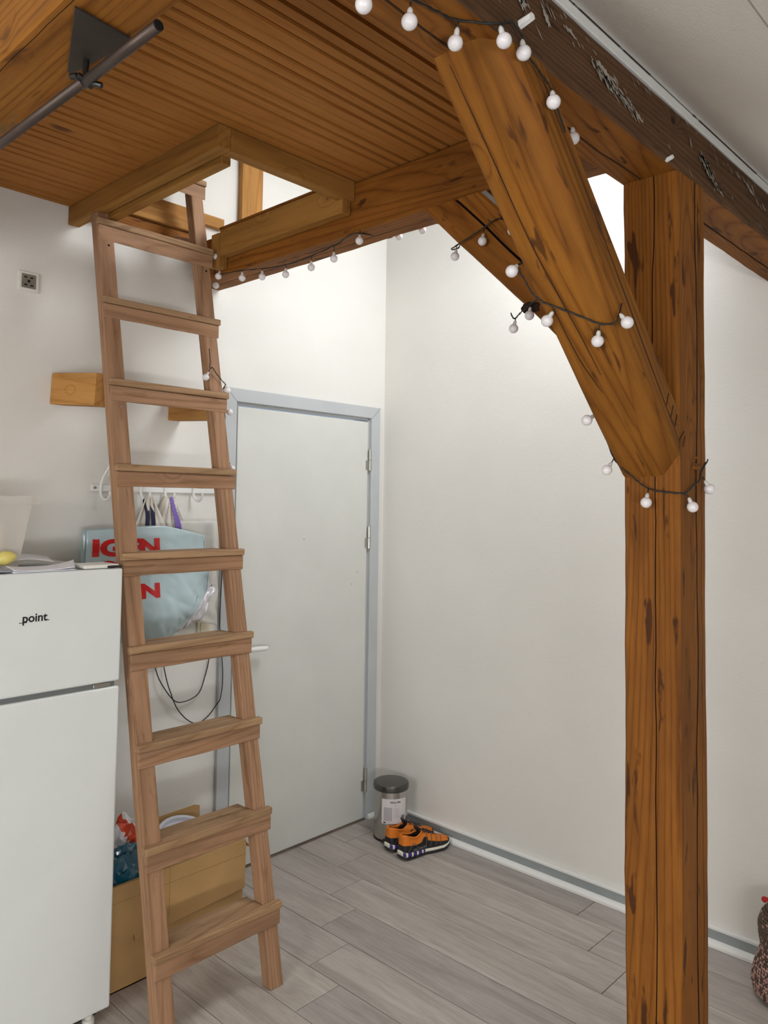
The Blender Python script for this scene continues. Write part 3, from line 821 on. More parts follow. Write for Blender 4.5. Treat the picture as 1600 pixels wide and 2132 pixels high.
# ------------------------------------------------------------------ fridge
FX0, FX1, FY, FH = .690, 1.240, 2.285, 1.403
fr = thing('fridge_freezer', 'tall white fridge freezer with a small upper door beside the ladder', 'fridge', ((FX0+FX1)/2, 2.56, 0))
def ch(root, o):
    o.parent = root; o.matrix_parent_inverse = Matrix.Translation(-root.location); return o
ch(fr, box('body', (FX0+.002, FY+.055, .045), (FX1-.002, 2.80, FH-.004), M['fridge'], None, bevel=.006))
d1 = ch(fr, box('freezer_door', (FX0, FY, 1.052), (FX1, FY+.048, FH-.001), M['fridge'], None, bevel=.007, bseg=3))
d2 = ch(fr, box('fridge_door', (FX0, FY, .060), (FX1, FY+.048, 1.036), M['fridge'], None, bevel=.007, bseg=3))
ch(fr, box('gasket', (FX0+.01, FY+.012, .07), (FX1-.012, FY+.056, FH-.012), M['fridge_gap'], None))
ch(fr, box('hinge_cover', (FX1-.085, FY+.004, 1.0375), (FX1-.030, FY+.03, 1.0505), M['hinge'], None, bevel=.002))
ch(fr, box('plinth', (FX0+.01, FY+.07, .012), (FX1-.01, FY+.10, .045), M['black'], None))
for xx in (FX0+.05, FX1-.05):
    g = G(); g.lathe([(.018, 0), (.018, .03), (.012, .032), (.012, .060)], 16, (xx, FY+.04, 0)); ch(fr, g.build('foot', M['socketpl'], None))
# lettering "point"
v, f = text_mesh('point', .036, .0008)
xs = [p.x for p in v]; wdt = max(xs)-min(xs); s = .072/wdt
g = G(); g.add([(.932+(p.x-min(xs))*s, FY-.0006, 1.262+p.y*s) for p in v], f)
g.box((.922, FY-.0008, 1.2600), (.945, FY-.0004, 1.2620)); g.box((.996, FY-.0008, 1.2620), (1.010, FY-.0004, 1.2640))
ch(fr, g.build('lettering', M['ink'], None))
for c in fr.children:
    if c.name.startswith('lettering'): c['label'] = 'black lettering reading point'

# on the fridge
def sheet(name, m, corners, zf, nx=16, ny=8, thick=.0015, parent=None):
    a, b, c, d = [Vector(p) for p in corners]; v = []; f = []
    for j in range(ny+1):
        for i in range(nx+1):
            s, t = i/nx, j/ny
            p = (a*(1-s)+b*s)*(1-t)+(d*(1-s)+c*s)*t; p = p + Vector((0, 0, zf(s, t))); v.append(p)
    for j in range(ny):
        for i in range(nx): q = j*(nx+1)+i; f.append((q, q+1, q+nx+2, q+nx+1))
    o = mesh(name, v, f, m, parent, smooth=True)
    so = o.modifiers.new('s', 'SOLIDIFY'); so.thickness = thick; so.offset = 1
    return o
pa = thing('paper_stack', 'loose white papers with curled edges lying on top of the fridge', 'paper', (1.0, 2.42, FH))
ch(pa, sheet('sheet', M['paper'], [(.905, 2.290, FH+.003), (1.085, 2.288, FH+.003), (1.150, 2.44, FH+.003), (.93, 2.42, FH+.003)],
      lambda s, t: .001+.012*(abs(s-.42)*1.9)**2.2*(0.35+.65*t)))
o = ch(pa, sheet('lower_sheet', M['greypaper'], [(.80, 2.300, FH+.001), (.903, 2.300, FH+.001), (.93, 2.46, FH+.001), (.80, 2.46, FH+.001)], lambda s, t: .001+.006*math.sin(s*2.8)*(.4+.6*t)))
o['label'] = 'printed grey-blue sheet'
ch(pa, sheet('top_sheet', M['paper'], [(.92, 2.47, FH+.012), (1.10, 2.47, FH+.012), (1.16, 2.66, FH+.012), (.98, 2.66, FH+.012)], lambda s, t: .012*math.sin(s*3.1)+.004*t))
ch(pa, sheet('bottom_sheet', M['paper'], [(.905, 2.289, FH+.0005), (1.09, 2.289, FH+.0005), (1.11, 2.50, FH+.0005), (.93, 2.52, FH+.0005)], lambda s, t: .0005))
tg = thing('white_tablet', 'flat white device lying at the right corner of the fridge top', 'tablet', (1.17, 2.33, FH))
ch(tg, box('slab', (1.118, 2.295, FH+.0005), (1.232, 2.40, FH+.012), M['socketpl'], None, bevel=.003))
g = G(); g.tube([(1.19, 2.288, FH+.005), (1.236, 2.288, FH+.005)], .0035, 10); tag(g.build('pen', M['black'], None), 'black pen lying at the front right corner of the fridge top', 'pen')
# frosted box
sb = thing('storage_box', 'frosted clear plastic storage box cut by the left edge, on top of the fridge', 'box', (.86, 2.58, FH))
g = G()
def ring(x0, x1, y0, y1, z): return [(x0, y0, z), (x1, y0, z), (x1, y1, z), (x0, y1, z)]
r0, r1 = ring(.72, .990, 2.475, 2.66, FH+.001), ring(.69, 1.018, 2.455, 2.68, FH+.196)
r2, r3 = ring(.722, .988, 2.477, 2.658, FH+.004), ring(.692, 1.016, 2.457, 2.678, FH+.196)
v = r0+r1+r2+r3
g.add(v, [(3, 2, 1, 0), (4, 5, 6, 7)][:1]+[(i, (i+1) % 4, 4+(i+1) % 4, 4+i) for i in range(4)])
o = ch(sb, g.build('tub', M['clearbox'], None)); so = o.modifiers.new('s', 'SOLIDIFY'); so.thickness = .002
g = G()
for a, b in (((.675, 2.440), (1.036, 2.458)), ((.675, 2.678), (1.036, 2.696)), ((.675, 2.458), (.692, 2.678)), ((1.018, 2.458), (1.036, 2.678))):
    g.box((a[0], a[1], FH+.196), (b[0], b[1], FH+.221))
ch(sb, g.build('rim', M['clearbox'], None))
tag(box('carton', (.76, 2.50, FH+.006), (.955, 2.64, FH+.135), plain('cream_carton', (238, 222, 196), .6), None, bevel=.004), 'cream carton seen blurred inside the frosted box', 'carton')
g = G(); g.lathe([(0, -.034), (.006, -.032), (.016, -.022), (.023, 0), (.016, .022), (.007, .031), (0, .035)], 20)
o = g.build('lemon', M['lemon'], None, smooth=True)
o.matrix_world = Matrix.Translation((.932, 2.432, FH+.034)) @ Matrix.Rotation(math.radians(78), 4, 'Y') @ Matrix.Rotation(.3, 4, 'X')
tag(o, 'yellow lemon lying in front of the frosted box on the fridge', 'fruit')
# ------------------------------------------------------------------ wall fittings
so_ = thing('wall_socket', 'old white square wall socket with worn grey face, high on the left wall', 'socket', (1.135, WY, 2.40))
ch(so_, box('cover_frame', (1.099, WY-.010, 2.364), (1.173, WY-.0005, 2.436), M['socketpl'], None, bevel=.003))
ch(so_, box('face', (1.110, WY-.013, 2.375), (1.161, WY-.0095, 2.426), M['socketin'], None, bevel=.0015))
g = G()
for dx, dz in ((-.012, .014), (.010, .013), (-.011, -.014), (.011, -.015)):
    g.box((1.135+dx-.005, WY-.0145, 2.40+dz-.0025), (1.135+dx+.005, WY-.0128, 2.40+dz+.0025))
g.tube([(1.135, WY-.0128, 2.40), (1.135, WY-.0145, 2.40)], .005, 10)
ch(so_, g.build('contact_hole', M['ink'], None))
sw = thing('light_switch', 'ivory light switch on the wall behind the ladder left of the door frame', 'switch', (1.92, WY, 1.07))
ch(sw, box('cover_frame', (1.888, WY-.010, 1.036), (1.957, WY-.0005, 1.110), M['ivory'], None, bevel=.003))
ch(sw, box('rocker', (1.901, WY-.015, 1.047), (1.945, WY-.0095, 1.099), M['ivory'], None, bevel=.003))
hr = thing('hook_rail', 'white coat hook rail with curled metal hooks behind the ladder', 'coat rack', (1.65, WY, 1.66))
ch(hr, box('rail', (1.398, WY-.012, 1.648), (1.97, WY-.0005, 1.674), M['white_paint'], None, bevel=.002))
for hx in (1.436, 1.606, 1.716, 1.85):
    g = G()
    g.tube(spline([(hx+.014, WY-.055, 1.745), (hx+.010, WY-.046, 1.735), (hx+.001, WY-.024, 1.700), (hx-.003, WY-.016, 1.665), (hx-.003, WY-.018, 1.635), (hx+.003, WY-.03, 1.618), (hx+.010, WY-.045, 1.618), (hx+.014, WY-.055, 1.633), (hx+.014, WY-.056, 1.648)], 6), .0050, 10)
    g.lathe([(0, -.007), (.006, -.004), (.007, 0), (.006, .004), (0, .007)], 12, (hx+.014, WY-.055, 1.748))
    ch(hr, g.build('hook', M['white_paint'], None, smooth=True))
g = G(); g.tube([(1.411, WY-.0125, 1.662), (1.411, WY-.0145, 1.662)], .0055, 12); ch(hr, g.build('screw', M['hinge'], None))

# ---- bags on the hooks
def cloth(name, m, outline_fn, nx, nz, depth_fn, parent=None, thick=.003):
    """double-walled hanging shape: front and back sheets between left(x,z) and right edges"""
    v = []; f = []
    for j in range(nz+1):
        t = j/nz
        for i in range(nx+1):
            s = i/nx; x, z = outline_fn(s, t); v.append((x, depth_fn(s, t, x, z), z))
    for j in range(nz):
        for i in range(nx): q = j*(nx+1)+i; f.append((q, q+1, q+nx+2, q+nx+1))
    o = mesh(name, v, f, m, parent, smooth=True)
    s = o.modifiers.new('s', 'SOLIDIFY'); s.thickness = thick; s.offset = 0
    return o
# canvas tote with navy straps
def tote(root, hx, ztop, x0, x1, zb, yb, strapm, w, seed, spread):
    ch(root, cloth('body', M['canvas'], lambda s, t: (x0+(x1-x0)*s+.006*math.sin(t*4+seed), ztop-.16+(zb-ztop+.16)*t+.004*math.sin(s*9+seed)),
        20, 16, lambda s, t, x, z: yb-.020*math.sin(math.pi*s)*(.4+.6*t)-.006*math.sin(s*17+seed+t*3)*t, None, .004))
    for sx, ext in ((-1, 0), (1, 0)):
        g = G()
        xa = hx+sx*.004; xb = hx+sx*spread
        pts = spline([(hx, WY-.040, ztop-.006), (xa+sx*.010, WY-.044, ztop-.018), (hx+sx*spread*.6, yb-.012, ztop-.08), (xb, yb-.010, ztop-.172)], 6)
        for a in range(len(pts)-1):
            p, q = pts[a], pts[a+1]
            g.add([p+Vector((-w/2, 0, 0)), p+Vector((w/2, 0, 0)), q+Vector((w/2, 0, 0)), q+Vector((-w/2, 0, 0)),
                   p+Vector((-w/2, .003, 0)), p+Vector((w/2, .003, 0)), q+Vector((w/2, .003, 0)), q+Vector((-w/2, .003, 0))],
                  [(0, 1, 2, 3), (7, 6, 5, 4), (0, 3, 7, 4), (1, 5, 6, 2)])
        ch(root, g.build('strap', strapm, None))
    # gathered canvas towards the hook
    ch(root, cloth('gathered_top', M['canvas'], lambda s, t: (hx+(x0-hx)*(1-s)*t*1.0+(x1-hx)*s*t+(s-.5)*.03, ztop+.0-(.165)*t),
        16, 12, lambda s, t, x, z: yb+.012-.012*math.sin(s*21+seed)*(.3+.7*(1-t))-.01*math.sin(math.pi*s), None, .003))
t1 = thing('tote_bag', 'off-white canvas bag with navy straps hanging on the hook rail', 'bag', (1.62, 2.80, 1.3))
tote(t1, 1.620, 1.630, 1.560, 1.720, 1.28, 2.792, M['navy'], .017, 1, .020)
t2 = thing('tote_bag', 'off-white canvas bag with a purple cord hanging right of the navy-strapped one', 'bag', (1.74, 2.81, 1.3))
tote(t2, 1.722, 1.632, 1.640, 1.820, 1.28, 2.810, M['canvas'], .014, 5, .050)
g = G()
for dx in (0, .009, .018):
    pts = spline([(1.700+dx*.4, 2.772, 1.628), (1.712+dx*.6, 2.768, 1.58), (1.722+dx, 2.762, 1.53), (1.735+dx, 2.757, 1.46)], 10)
    pts = [p+Vector((.0016*math.sin(i*2.1), .001*math.cos(i*2.1), 0)) for i, p in enumerate(pts)]
    g.tube(pts, .0042, 6)
ch(t2, g.build('purple_cord', M['purple'], None, smooth=True))
# clear wrapped package with blue label
pk = thing('wrapped_package', 'flat cream package in crinkled clear film with a blue label, hanging behind blue bag', 'package', (1.85, 2.80, 1.3))
ch(pk, box('pack', (1.775, 2.800, 1.21), (1.938, 2.828, 1.528), plain('cream_fabric_pack', (214, 210, 196), .7, var=.04), None, bevel=.012, bseg=3))
o = ch(pk, cloth('film', M['clearfilm'], lambda s, t: (1.758+.192*s+.004*math.sin(t*21), 1.535-.42*t-.05*t*abs(s-.5)),
    26, 40, lambda s, t, x, z: 2.790-.004*noise.noise(Vector((s*4, t*9, 1)))*2-.003*abs(noise.noise(Vector((s*9, t*19, 1)))), None, .0008))
g = G()
g.box((1.882, 2.7945, 1.475), (1.914, 2.7985, 1.520))
ch(pk, g.build('label_print', M['bluetag'], None))['label'] = 'small dark blue square label with fine lines'
g = G(); g.box((1.917, 2.784, 1.235), (1.919, 2.786, 1.265))
ch(pk, g.build('barcode_print', M['ink'], None))
o = ch(pk, cloth('film_tail', M['film'], lambda s, t: (1.80+.13*s-.05*t+.004*math.sin(t*15), 1.255-.17*t*(1-s*.35)),
    16, 18, lambda s, t, x, z: 2.775-.010*math.sin(s*12+t*11)-.004*math.sin(s*29), None, .001))

# pale blue printed carrier bag
cb = thing('plastic_carrier_bag', 'pale blue plastic bag printed IGEN OG IGEN in red, hanging behind the ladder', 'bag', (1.58, 2.72, 1.1))
def bag_outline(s, t):
    x = 1.334 + (1.842-1.334)*s
    ztop = 1.503 + .014*math.sin(s*math.pi*.7) - .04*max(0, s-.62)/.38
    # sides fall, bottom right corner folds in
    zbot = 1.085 - .01*math.sin(s*3) + .02*(s > .9)
    z = ztop + (zbot-ztop)*t
    if s > .5: x += (.018*math.sin(t*math.pi*.8) - .11*max(0, t-.62)/.38)*(s-.5)*2
    return x, z
def bag_y(x, z, s=None, t=None):
    a = (x-1.334)/.51
    y = 2.735 - .045*math.sin(math.pi*min(max(a, 0), 1))*(.5+.6*min(1, (1.5-z)/.3))
    # diagonal pulls towards the right edge and a belly fold near the bottom
    w = max(0, min(1, (x-1.58)/.2))*max(0, min(1, (1.42-z)/.1))
    y -= w*.030*noise.noise(Vector((x*5+z*7, z*3-x*4, 2))) + w*.012*abs(noise.noise(Vector((x*16+z*14, (z-x)*7, 5))))
    y += .004*math.sin(z*38+x*9)*.5
    b = max(0, (1.19-z)/.1); y += .035*b*b + (.010*math.sin(x*26) if z < 1.2 else 0)*min(b, 1)
    y += .0025*noise.noise(Vector((x*30, z*30, 0)))
    return min(y, 2.79)
o = ch(cb, cloth('front_panel', M['bagblue'], bag_outline, 90, 80, lambda s, t, x, z: bag_y(x, z), None, .0008))
o = ch(cb, cloth('back_panel', M['bagblue'], bag_outline, 20, 20, lambda s, t, x, z: 2.772-.01*math.sin(math.pi*s)*t, None, .0008))
g = G(); g.tube([Vector((bag_outline(1, t/20)[0], bag_y(*bag_outline(1, t/20))-.0015, bag_outline(1, t/20)[1])) for t in range(1, 21)], .0022, 6)
ch(cb, g.build('side_seam', M['film'], None))
def bag_text(txt, x0, x1, z0, h, skew=0):
    v, f = text_mesh(txt, 1.0, .055, spacing=1.0)
    g = G(); xs = [p.x for p in v]; zs_ = [p.y for p in v]; a, b = min(xs), max(xs); c, d = min(zs_), max(zs_)
    bm = bmesh.new(); bv = [bm.verts.new((x0+(p.x-a)/(b-a)*(x1-x0), 0, z0+(p.y-c)/(d-c)*h)) for p in v]
    for q in f:
        try: bm.faces.new([bv[i] for i in q])
        except ValueError: pass
    bmesh.ops.triangulate(bm, faces=bm.faces[:])
    for _ in range(2): bmesh.ops.subdivide_edges(bm, edges=[e for e in bm.edges if e.calc_length() > .006], cuts=1, use_grid_fill=True)
    bmesh.ops.triangulate(bm, faces=bm.faces[:])
    for p in bm.verts: p.co.y = bag_y(p.co.x, p.co.z+skew*(p.co.x-x0))-.0022; p.co.z += skew*(p.co.x-x0)
    me = bpy.data.meshes.new('lettering'); bm.to_mesh(me); bm.free(); me.materials.append(M['letters'])
    o = bpy.data.objects.new('lettering', me); COL.objects.link(o); ch(cb, o); o['label'] = 'red lettering reading ' + txt
bag_text('IGEN', 1.356, 1.620, 1.405, .066)
bag_text('OG', 1.372, 1.530, 1.325, .066)
bag_text('IGEN', 1.366, 1.618, 1.242, .058)

# cords on the wall behind the ladder
def cord(pts, r, label, name='power_cord', plug=None):
    t = thing(name, label, 'cord', pts[0])
    g = G(); g.tube(spline(pts, 10), r, 6); ch(t, g.build('cord', M['cable'], None, smooth=True))
    if plug:
        g = G(); g.tube(plug, [.006, .009], 8); ch(t, g.build('plug', M['black'], None))
    return t
yw = WY-.008
cord([(1.692, yw, .945), (1.706, yw-.01, .895), (1.739, yw-.015, .840), (1.775, yw-.012, .800), (1.808, yw-.01, .785), (1.860, yw-.01, .790), (1.900, yw-.01, .813), (1.930, yw, .865), (1.949, yw, .937), (1.952, yw, 1.03)], .0022,
     'thin black cord hanging in a shallow loop on the wall under the bag', plug=[(1.690, yw, .962), (1.693, yw, .942)])
cord([(1.731, yw, .98), (1.731, yw, .947), (1.742, yw-.012, .88), (1.754, yw-.02, .837), (1.790, yw-.014, .765), (1.851, yw, .703), (1.90, yw, .680), (1.951, yw, .700), (1.985, yw-.012, .745), (1.998, 2.815, .777), (2.010, 2.820, .877), (1.990, 2.822, 1.08), (1.995, 2.822, 1.312), (1.985, 2.822, 1.40)], .0022,
     'thin black cord running down beside the door frame and looping to the wall outlet')
ol = thing('wall_outlet', 'small white outlet low on the wall behind the ladder with a black plug', 'socket', (1.685, WY, .955))
ch(ol, box('cover_frame', (1.655, WY-.010, .935), (1.712, WY-.0005, .995), M['socketpl'], None, bevel=.003))
ch(ol, box('face', (1.664, WY-.0125, .944), (1.703, WY-.0095, .986), M['socketpl'], None, bevel=.002))

# ------------------------------------------------------------------ cardboard box and bags in it
cbx = thing('cardboard_box', 'open brown cardboard box with folded flaps on the floor behind the ladder', 'box', (1.54, 2.62, 0))
bx0, bx1, by0, by1, bh, th = 1.262, 1.842, 2.425, 2.705, .345, .005
MX = Matrix.Rotation(0, 4, 'Z')
ch(cbx, box('front_panel', (bx0, by0, .002), (bx1, by0+th, bh), M['card'], None))
ch(cbx, box('back_panel', (bx0, by1-th, .002), (bx1, by1, bh), M['cardin'], None))
ch(cbx, box('side_panel', (bx0, by0+th, .002), (bx0+th, by1-th, bh), M['cardin'], None))
ch(cbx, box('side_panel', (bx1-th, by0+th, .002), (bx1, by1-th, bh), M['cardin'], None))
ch(cbx, box('base', (bx0, by0, .001), (bx1, by1, .006), M['cardin'], None))
# outer flap folded down over the front, with notch
g = G(); fz = .150
poly = [(bx0-.02, bh+.001), (bx1+.004, bh+.001), (bx1+.002, fz+.02), (1.395, fz-.004), (1.388, fz+.022), (1.382, fz-.004), (bx0-.02, fz-.012)]
g.prism(poly, 1, by0-.010, by0-.004); ch(cbx, g.build('flap', M['card'], None))
g = G(); g.box((bx0, by0-.0107, bh-.052), (bx1, by0-.0099, bh-.050)); g.box((1.52, by0-.0107, fz+.03), (1.5215, by0-.0099, bh)); ch(cbx, g.build('crease', plain('cardboard_crease', (164, 128, 80), .8), None))
# back flaps standing up
g = G(); g.add([(bx0, by1+.001, .20), (1.832, by1+.001, .20), (1.838, by1+.008, .392), (1.815, by1+.008, .400), (bx0, by1+.008, .392),
               (bx0, by1+.005, .20), (1.832, by1+.005, .20), (1.838, by1+.012, .392), (1.815, by1+.012, .400), (bx0, by1+.012, .392)],
     [(0, 1, 2, 3, 4), (9, 8, 7, 6, 5), (0, 5, 6, 1), (1, 6, 7, 2), (2, 7, 8, 3), (3, 8, 9, 4), (4, 9, 5, 0)])
ch(cbx, g.build('flap', M['card'], None))
g = G(); g.add([(bx1-.003, by0+.01, bh), (bx1-.003, by1-.01, bh), (bx1+.028, by1-.01, bh-.035), (bx1+.030, by0+.01, bh-.04),
               (bx1+.001, by0+.01, bh+.004), (bx1+.001, by1-.01, bh+.004), (bx1+.033, by1-.01, bh-.031), (bx1+.035, by0+.01, bh-.036)],
     [(0, 1, 2, 3), (7, 6, 5, 4), (0, 4, 5, 1), (1, 5, 6, 2), (2, 6, 7, 3), (3, 7, 4, 0)])
ch(cbx, g.build('flap', M['cardin'], None))
def crumple(name, mats, c, r, seed, label, cat='bag', sub=4, amp=.35, stripes=None):
    bm = bmesh.new(); bmesh.ops.create_icosphere(bm, subdivisions=sub, radius=1)
    for v in bm.verts:
        p = v.co.copy(); q = p*2.1+Vector((seed*3.3, seed, 0))
        rid = abs(noise.noise(q))*1.1 + .5*abs(noise.noise(q*2.3)) + .25*abs(noise.noise(q*5.1))
        k = 1+amp*(rid-.45)
        v.co = Vector((p.x*r[0], p.y*r[1], p.z*r[2]))*k
    me = bpy.data.meshes.new(name); bm.to_mesh(me); bm.free()
    for m in mats: me.materials.append(m)
    if stripes:
        for p in me.polygons: p.material_index = stripes(p.center)
    for p in me.polygons: p.use_smooth = False
    o = bpy.data.objects.new(name, me); COL.objects.link(o); o.location = c
    return tag(o, label, cat)
crumple('plastic_bag', [M['teal']], (1.400, 2.500, .290), (.130, .070, .140), 3, 'crumpled shiny teal plastic bag in the front of the cardboard box')
crumple('plastic_bag', [M['film'], M['red']], (1.455, 2.610, .345), (.085, .080, .125), 8, 'white and orange plastic bag poking out of the box beside the fridge',
        stripes=lambda c: 1 if (math.sin(c.x*46+c.z*20) > .62) else 0)
crumple('plastic_bag', [M['film'], M['red']], (1.735, 2.545, .235), (.068, .070, .085), 12, 'white plastic bag with an orange stripe in the middle of the cardboard box',
        stripes=lambda c: 1 if abs(c.x-.012+c.z*.12) < .013 else 0)
crumple('plastic_bag', [M['teal']], (1.585, 2.500, .250), (.085, .060, .080), 17, 'small teal plastic fold between the ladder rail and the striped bag')
g = G(); g.lathe([(.098, 0), (.102, .004), (.102, .014), (.108, .016), (.108, .020), (.097, .018), (.094, .004), (.0, .003)], 40)
o = g.build('tray', plain('grey_white_tray', (190, 190, 198), .3), None, smooth=False)
o.matrix_world = Matrix.Translation((1.690, 2.590, .338)) @ Matrix.Rotation(math.radians(22), 4, 'X')
tag(o, 'round pale grey tray with a rim on the bags in the box', 'tray')

# ------------------------------------------------------------------ pedal bin
BX, BY = 2.868, 2.610
bi = thing('pedal_bin', 'small brushed steel pedal bin with a charcoal lid in the corner by the door', 'bin', (BX, BY, 0))
def lath(root, name, prof, m, c, seg=48, smooth=True):
    g = G(); g.lathe(prof, seg, c); o = g.build(name, m, None, smooth=smooth); ch(root, o)
    o.modifiers.new('e', 'EDGE_SPLIT').split_angle = math.radians(35); return o
lath(bi, 'body', [(.0795, .008), (.081, .010), (.081, .232), (.079, .234)], M['steel'], (BX, BY, 0))
lath(bi, 'base_ring', [(.079, 0), (.083, .001), (.083, .010), (.080, .012)], M['black'], (BX, BY, 0))
lath(bi, 'lid', [(.0835, .233), (.0865, .236), (.0872, .254), (.0855, .261), (.081, .2645), (.040, .2665), (0, .267)], M['lid'], (BX, BY, 0))
g = G(); g.box((BX-.093, BY-.045, .008), (BX-.072, BY-.020, .013)); o = g.build('pedal', M['black'], None, bevel=.002); ch(bi, o)
# label wrapped around the body, facing the camera
a0 = math.atan2(-BY, -BX) + .30; aw = .86
def lab(a, z, r=.0817): return (BX+r*math.cos(a), BY+r*math.sin(a), z)
g = G(); n = 20
v = [lab(a0-aw+2*aw*i/n*.92, .088) for i in range(n+1)]+[lab(a0-aw+2*aw*i/n*.92, .205) for i in range(n+1)]
g.add(v, [(i, i+1, n+2+i, n+1+i) for i in range(n)])
ol_ = ch(bi, g.build('paper_label', M['label'], None)); so = ol_.modifiers.new('s', 'SOLIDIFY'); so.thickness = .0004
def labtext(txt, a_c, z, h, m, bold=.0, sub=1):
    v, f = text_mesh(txt, 1.0, bold); xs = [p.x for p in v]; c = (min(xs)+max(xs))/2
    bm = bmesh.new(); bv = [bm.verts.new(((p.x-c)*h, p.y*h, 0)) for p in v]
    for q in f:
        try: bm.faces.new([bv[i] for i in q])
        except ValueError: pass
    g = G(); g.add([lab(a_c + p.co.x/.0822, z+p.co.y, .0824) for p in bm.verts], [[x.index for x in fc.verts] for fc in bm.faces] if False else f); bm.free()
    return g.build('label_print', m, None)
ch(bi, labtext('PEDAL BIN', a0-.02, .186, .011, M['ink'], .03))
ch(bi, labtext('3 litre', a0-.02, .174, .006, M['ink'], .0))
g = G()
for (da0, da1, z0, z1) in ((-.72, -.22, .103, .166),):
    n = 8; v = [lab(a0+da0+(da1-da0)*i/n, z0, .0823) for i in range(n+1)]+[lab(a0+da0+(da1-da0)*i/n, z1, .0823) for i in range(n+1)]
    g.add(v, [(i, i+1, n+2+i, n+1+i) for i in range(n)])
for r in range(12):
    z = .118+r*.004; a1 = .25-.06*(r % 3)
    v = [lab(a0-.15+(a1+.15)*i/4, z, .0823) for i in range(5)]+[lab(a0-.15+(a1+.15)*i/4, z+.0012, .0823) for i in range(5)]
    g.add(v, [(i, i+1, 6+i, 5+i) for i in range(4)])
ch(bi, g.build('small_print', M['labelgrey'], None))
g = G(); x = .36
for i in range(14):
    w = random.choice((.006, .010, .016)); v = [lab(a0+x, .106, .0824), lab(a0+x+w, .106, .0824), lab(a0+x+w, .126, .0824), lab(a0+x, .126, .0824)]
    g.add(v, [(0, 1, 2, 3)]); x += w+random.choice((.006, .010))
    if x > .60: break
ch(bi, g.build('barcode', M['ink'], None)); g = G()
g.add([lab(a0-.74, .092, .0824), lab(a0-.60, .092, .0824), lab(a0-.60, .098, .0824), lab(a0-.74, .098, .0824)], [(0, 1, 2, 3)])
ch(bi, g.build('size_mark', M['ink'], None))

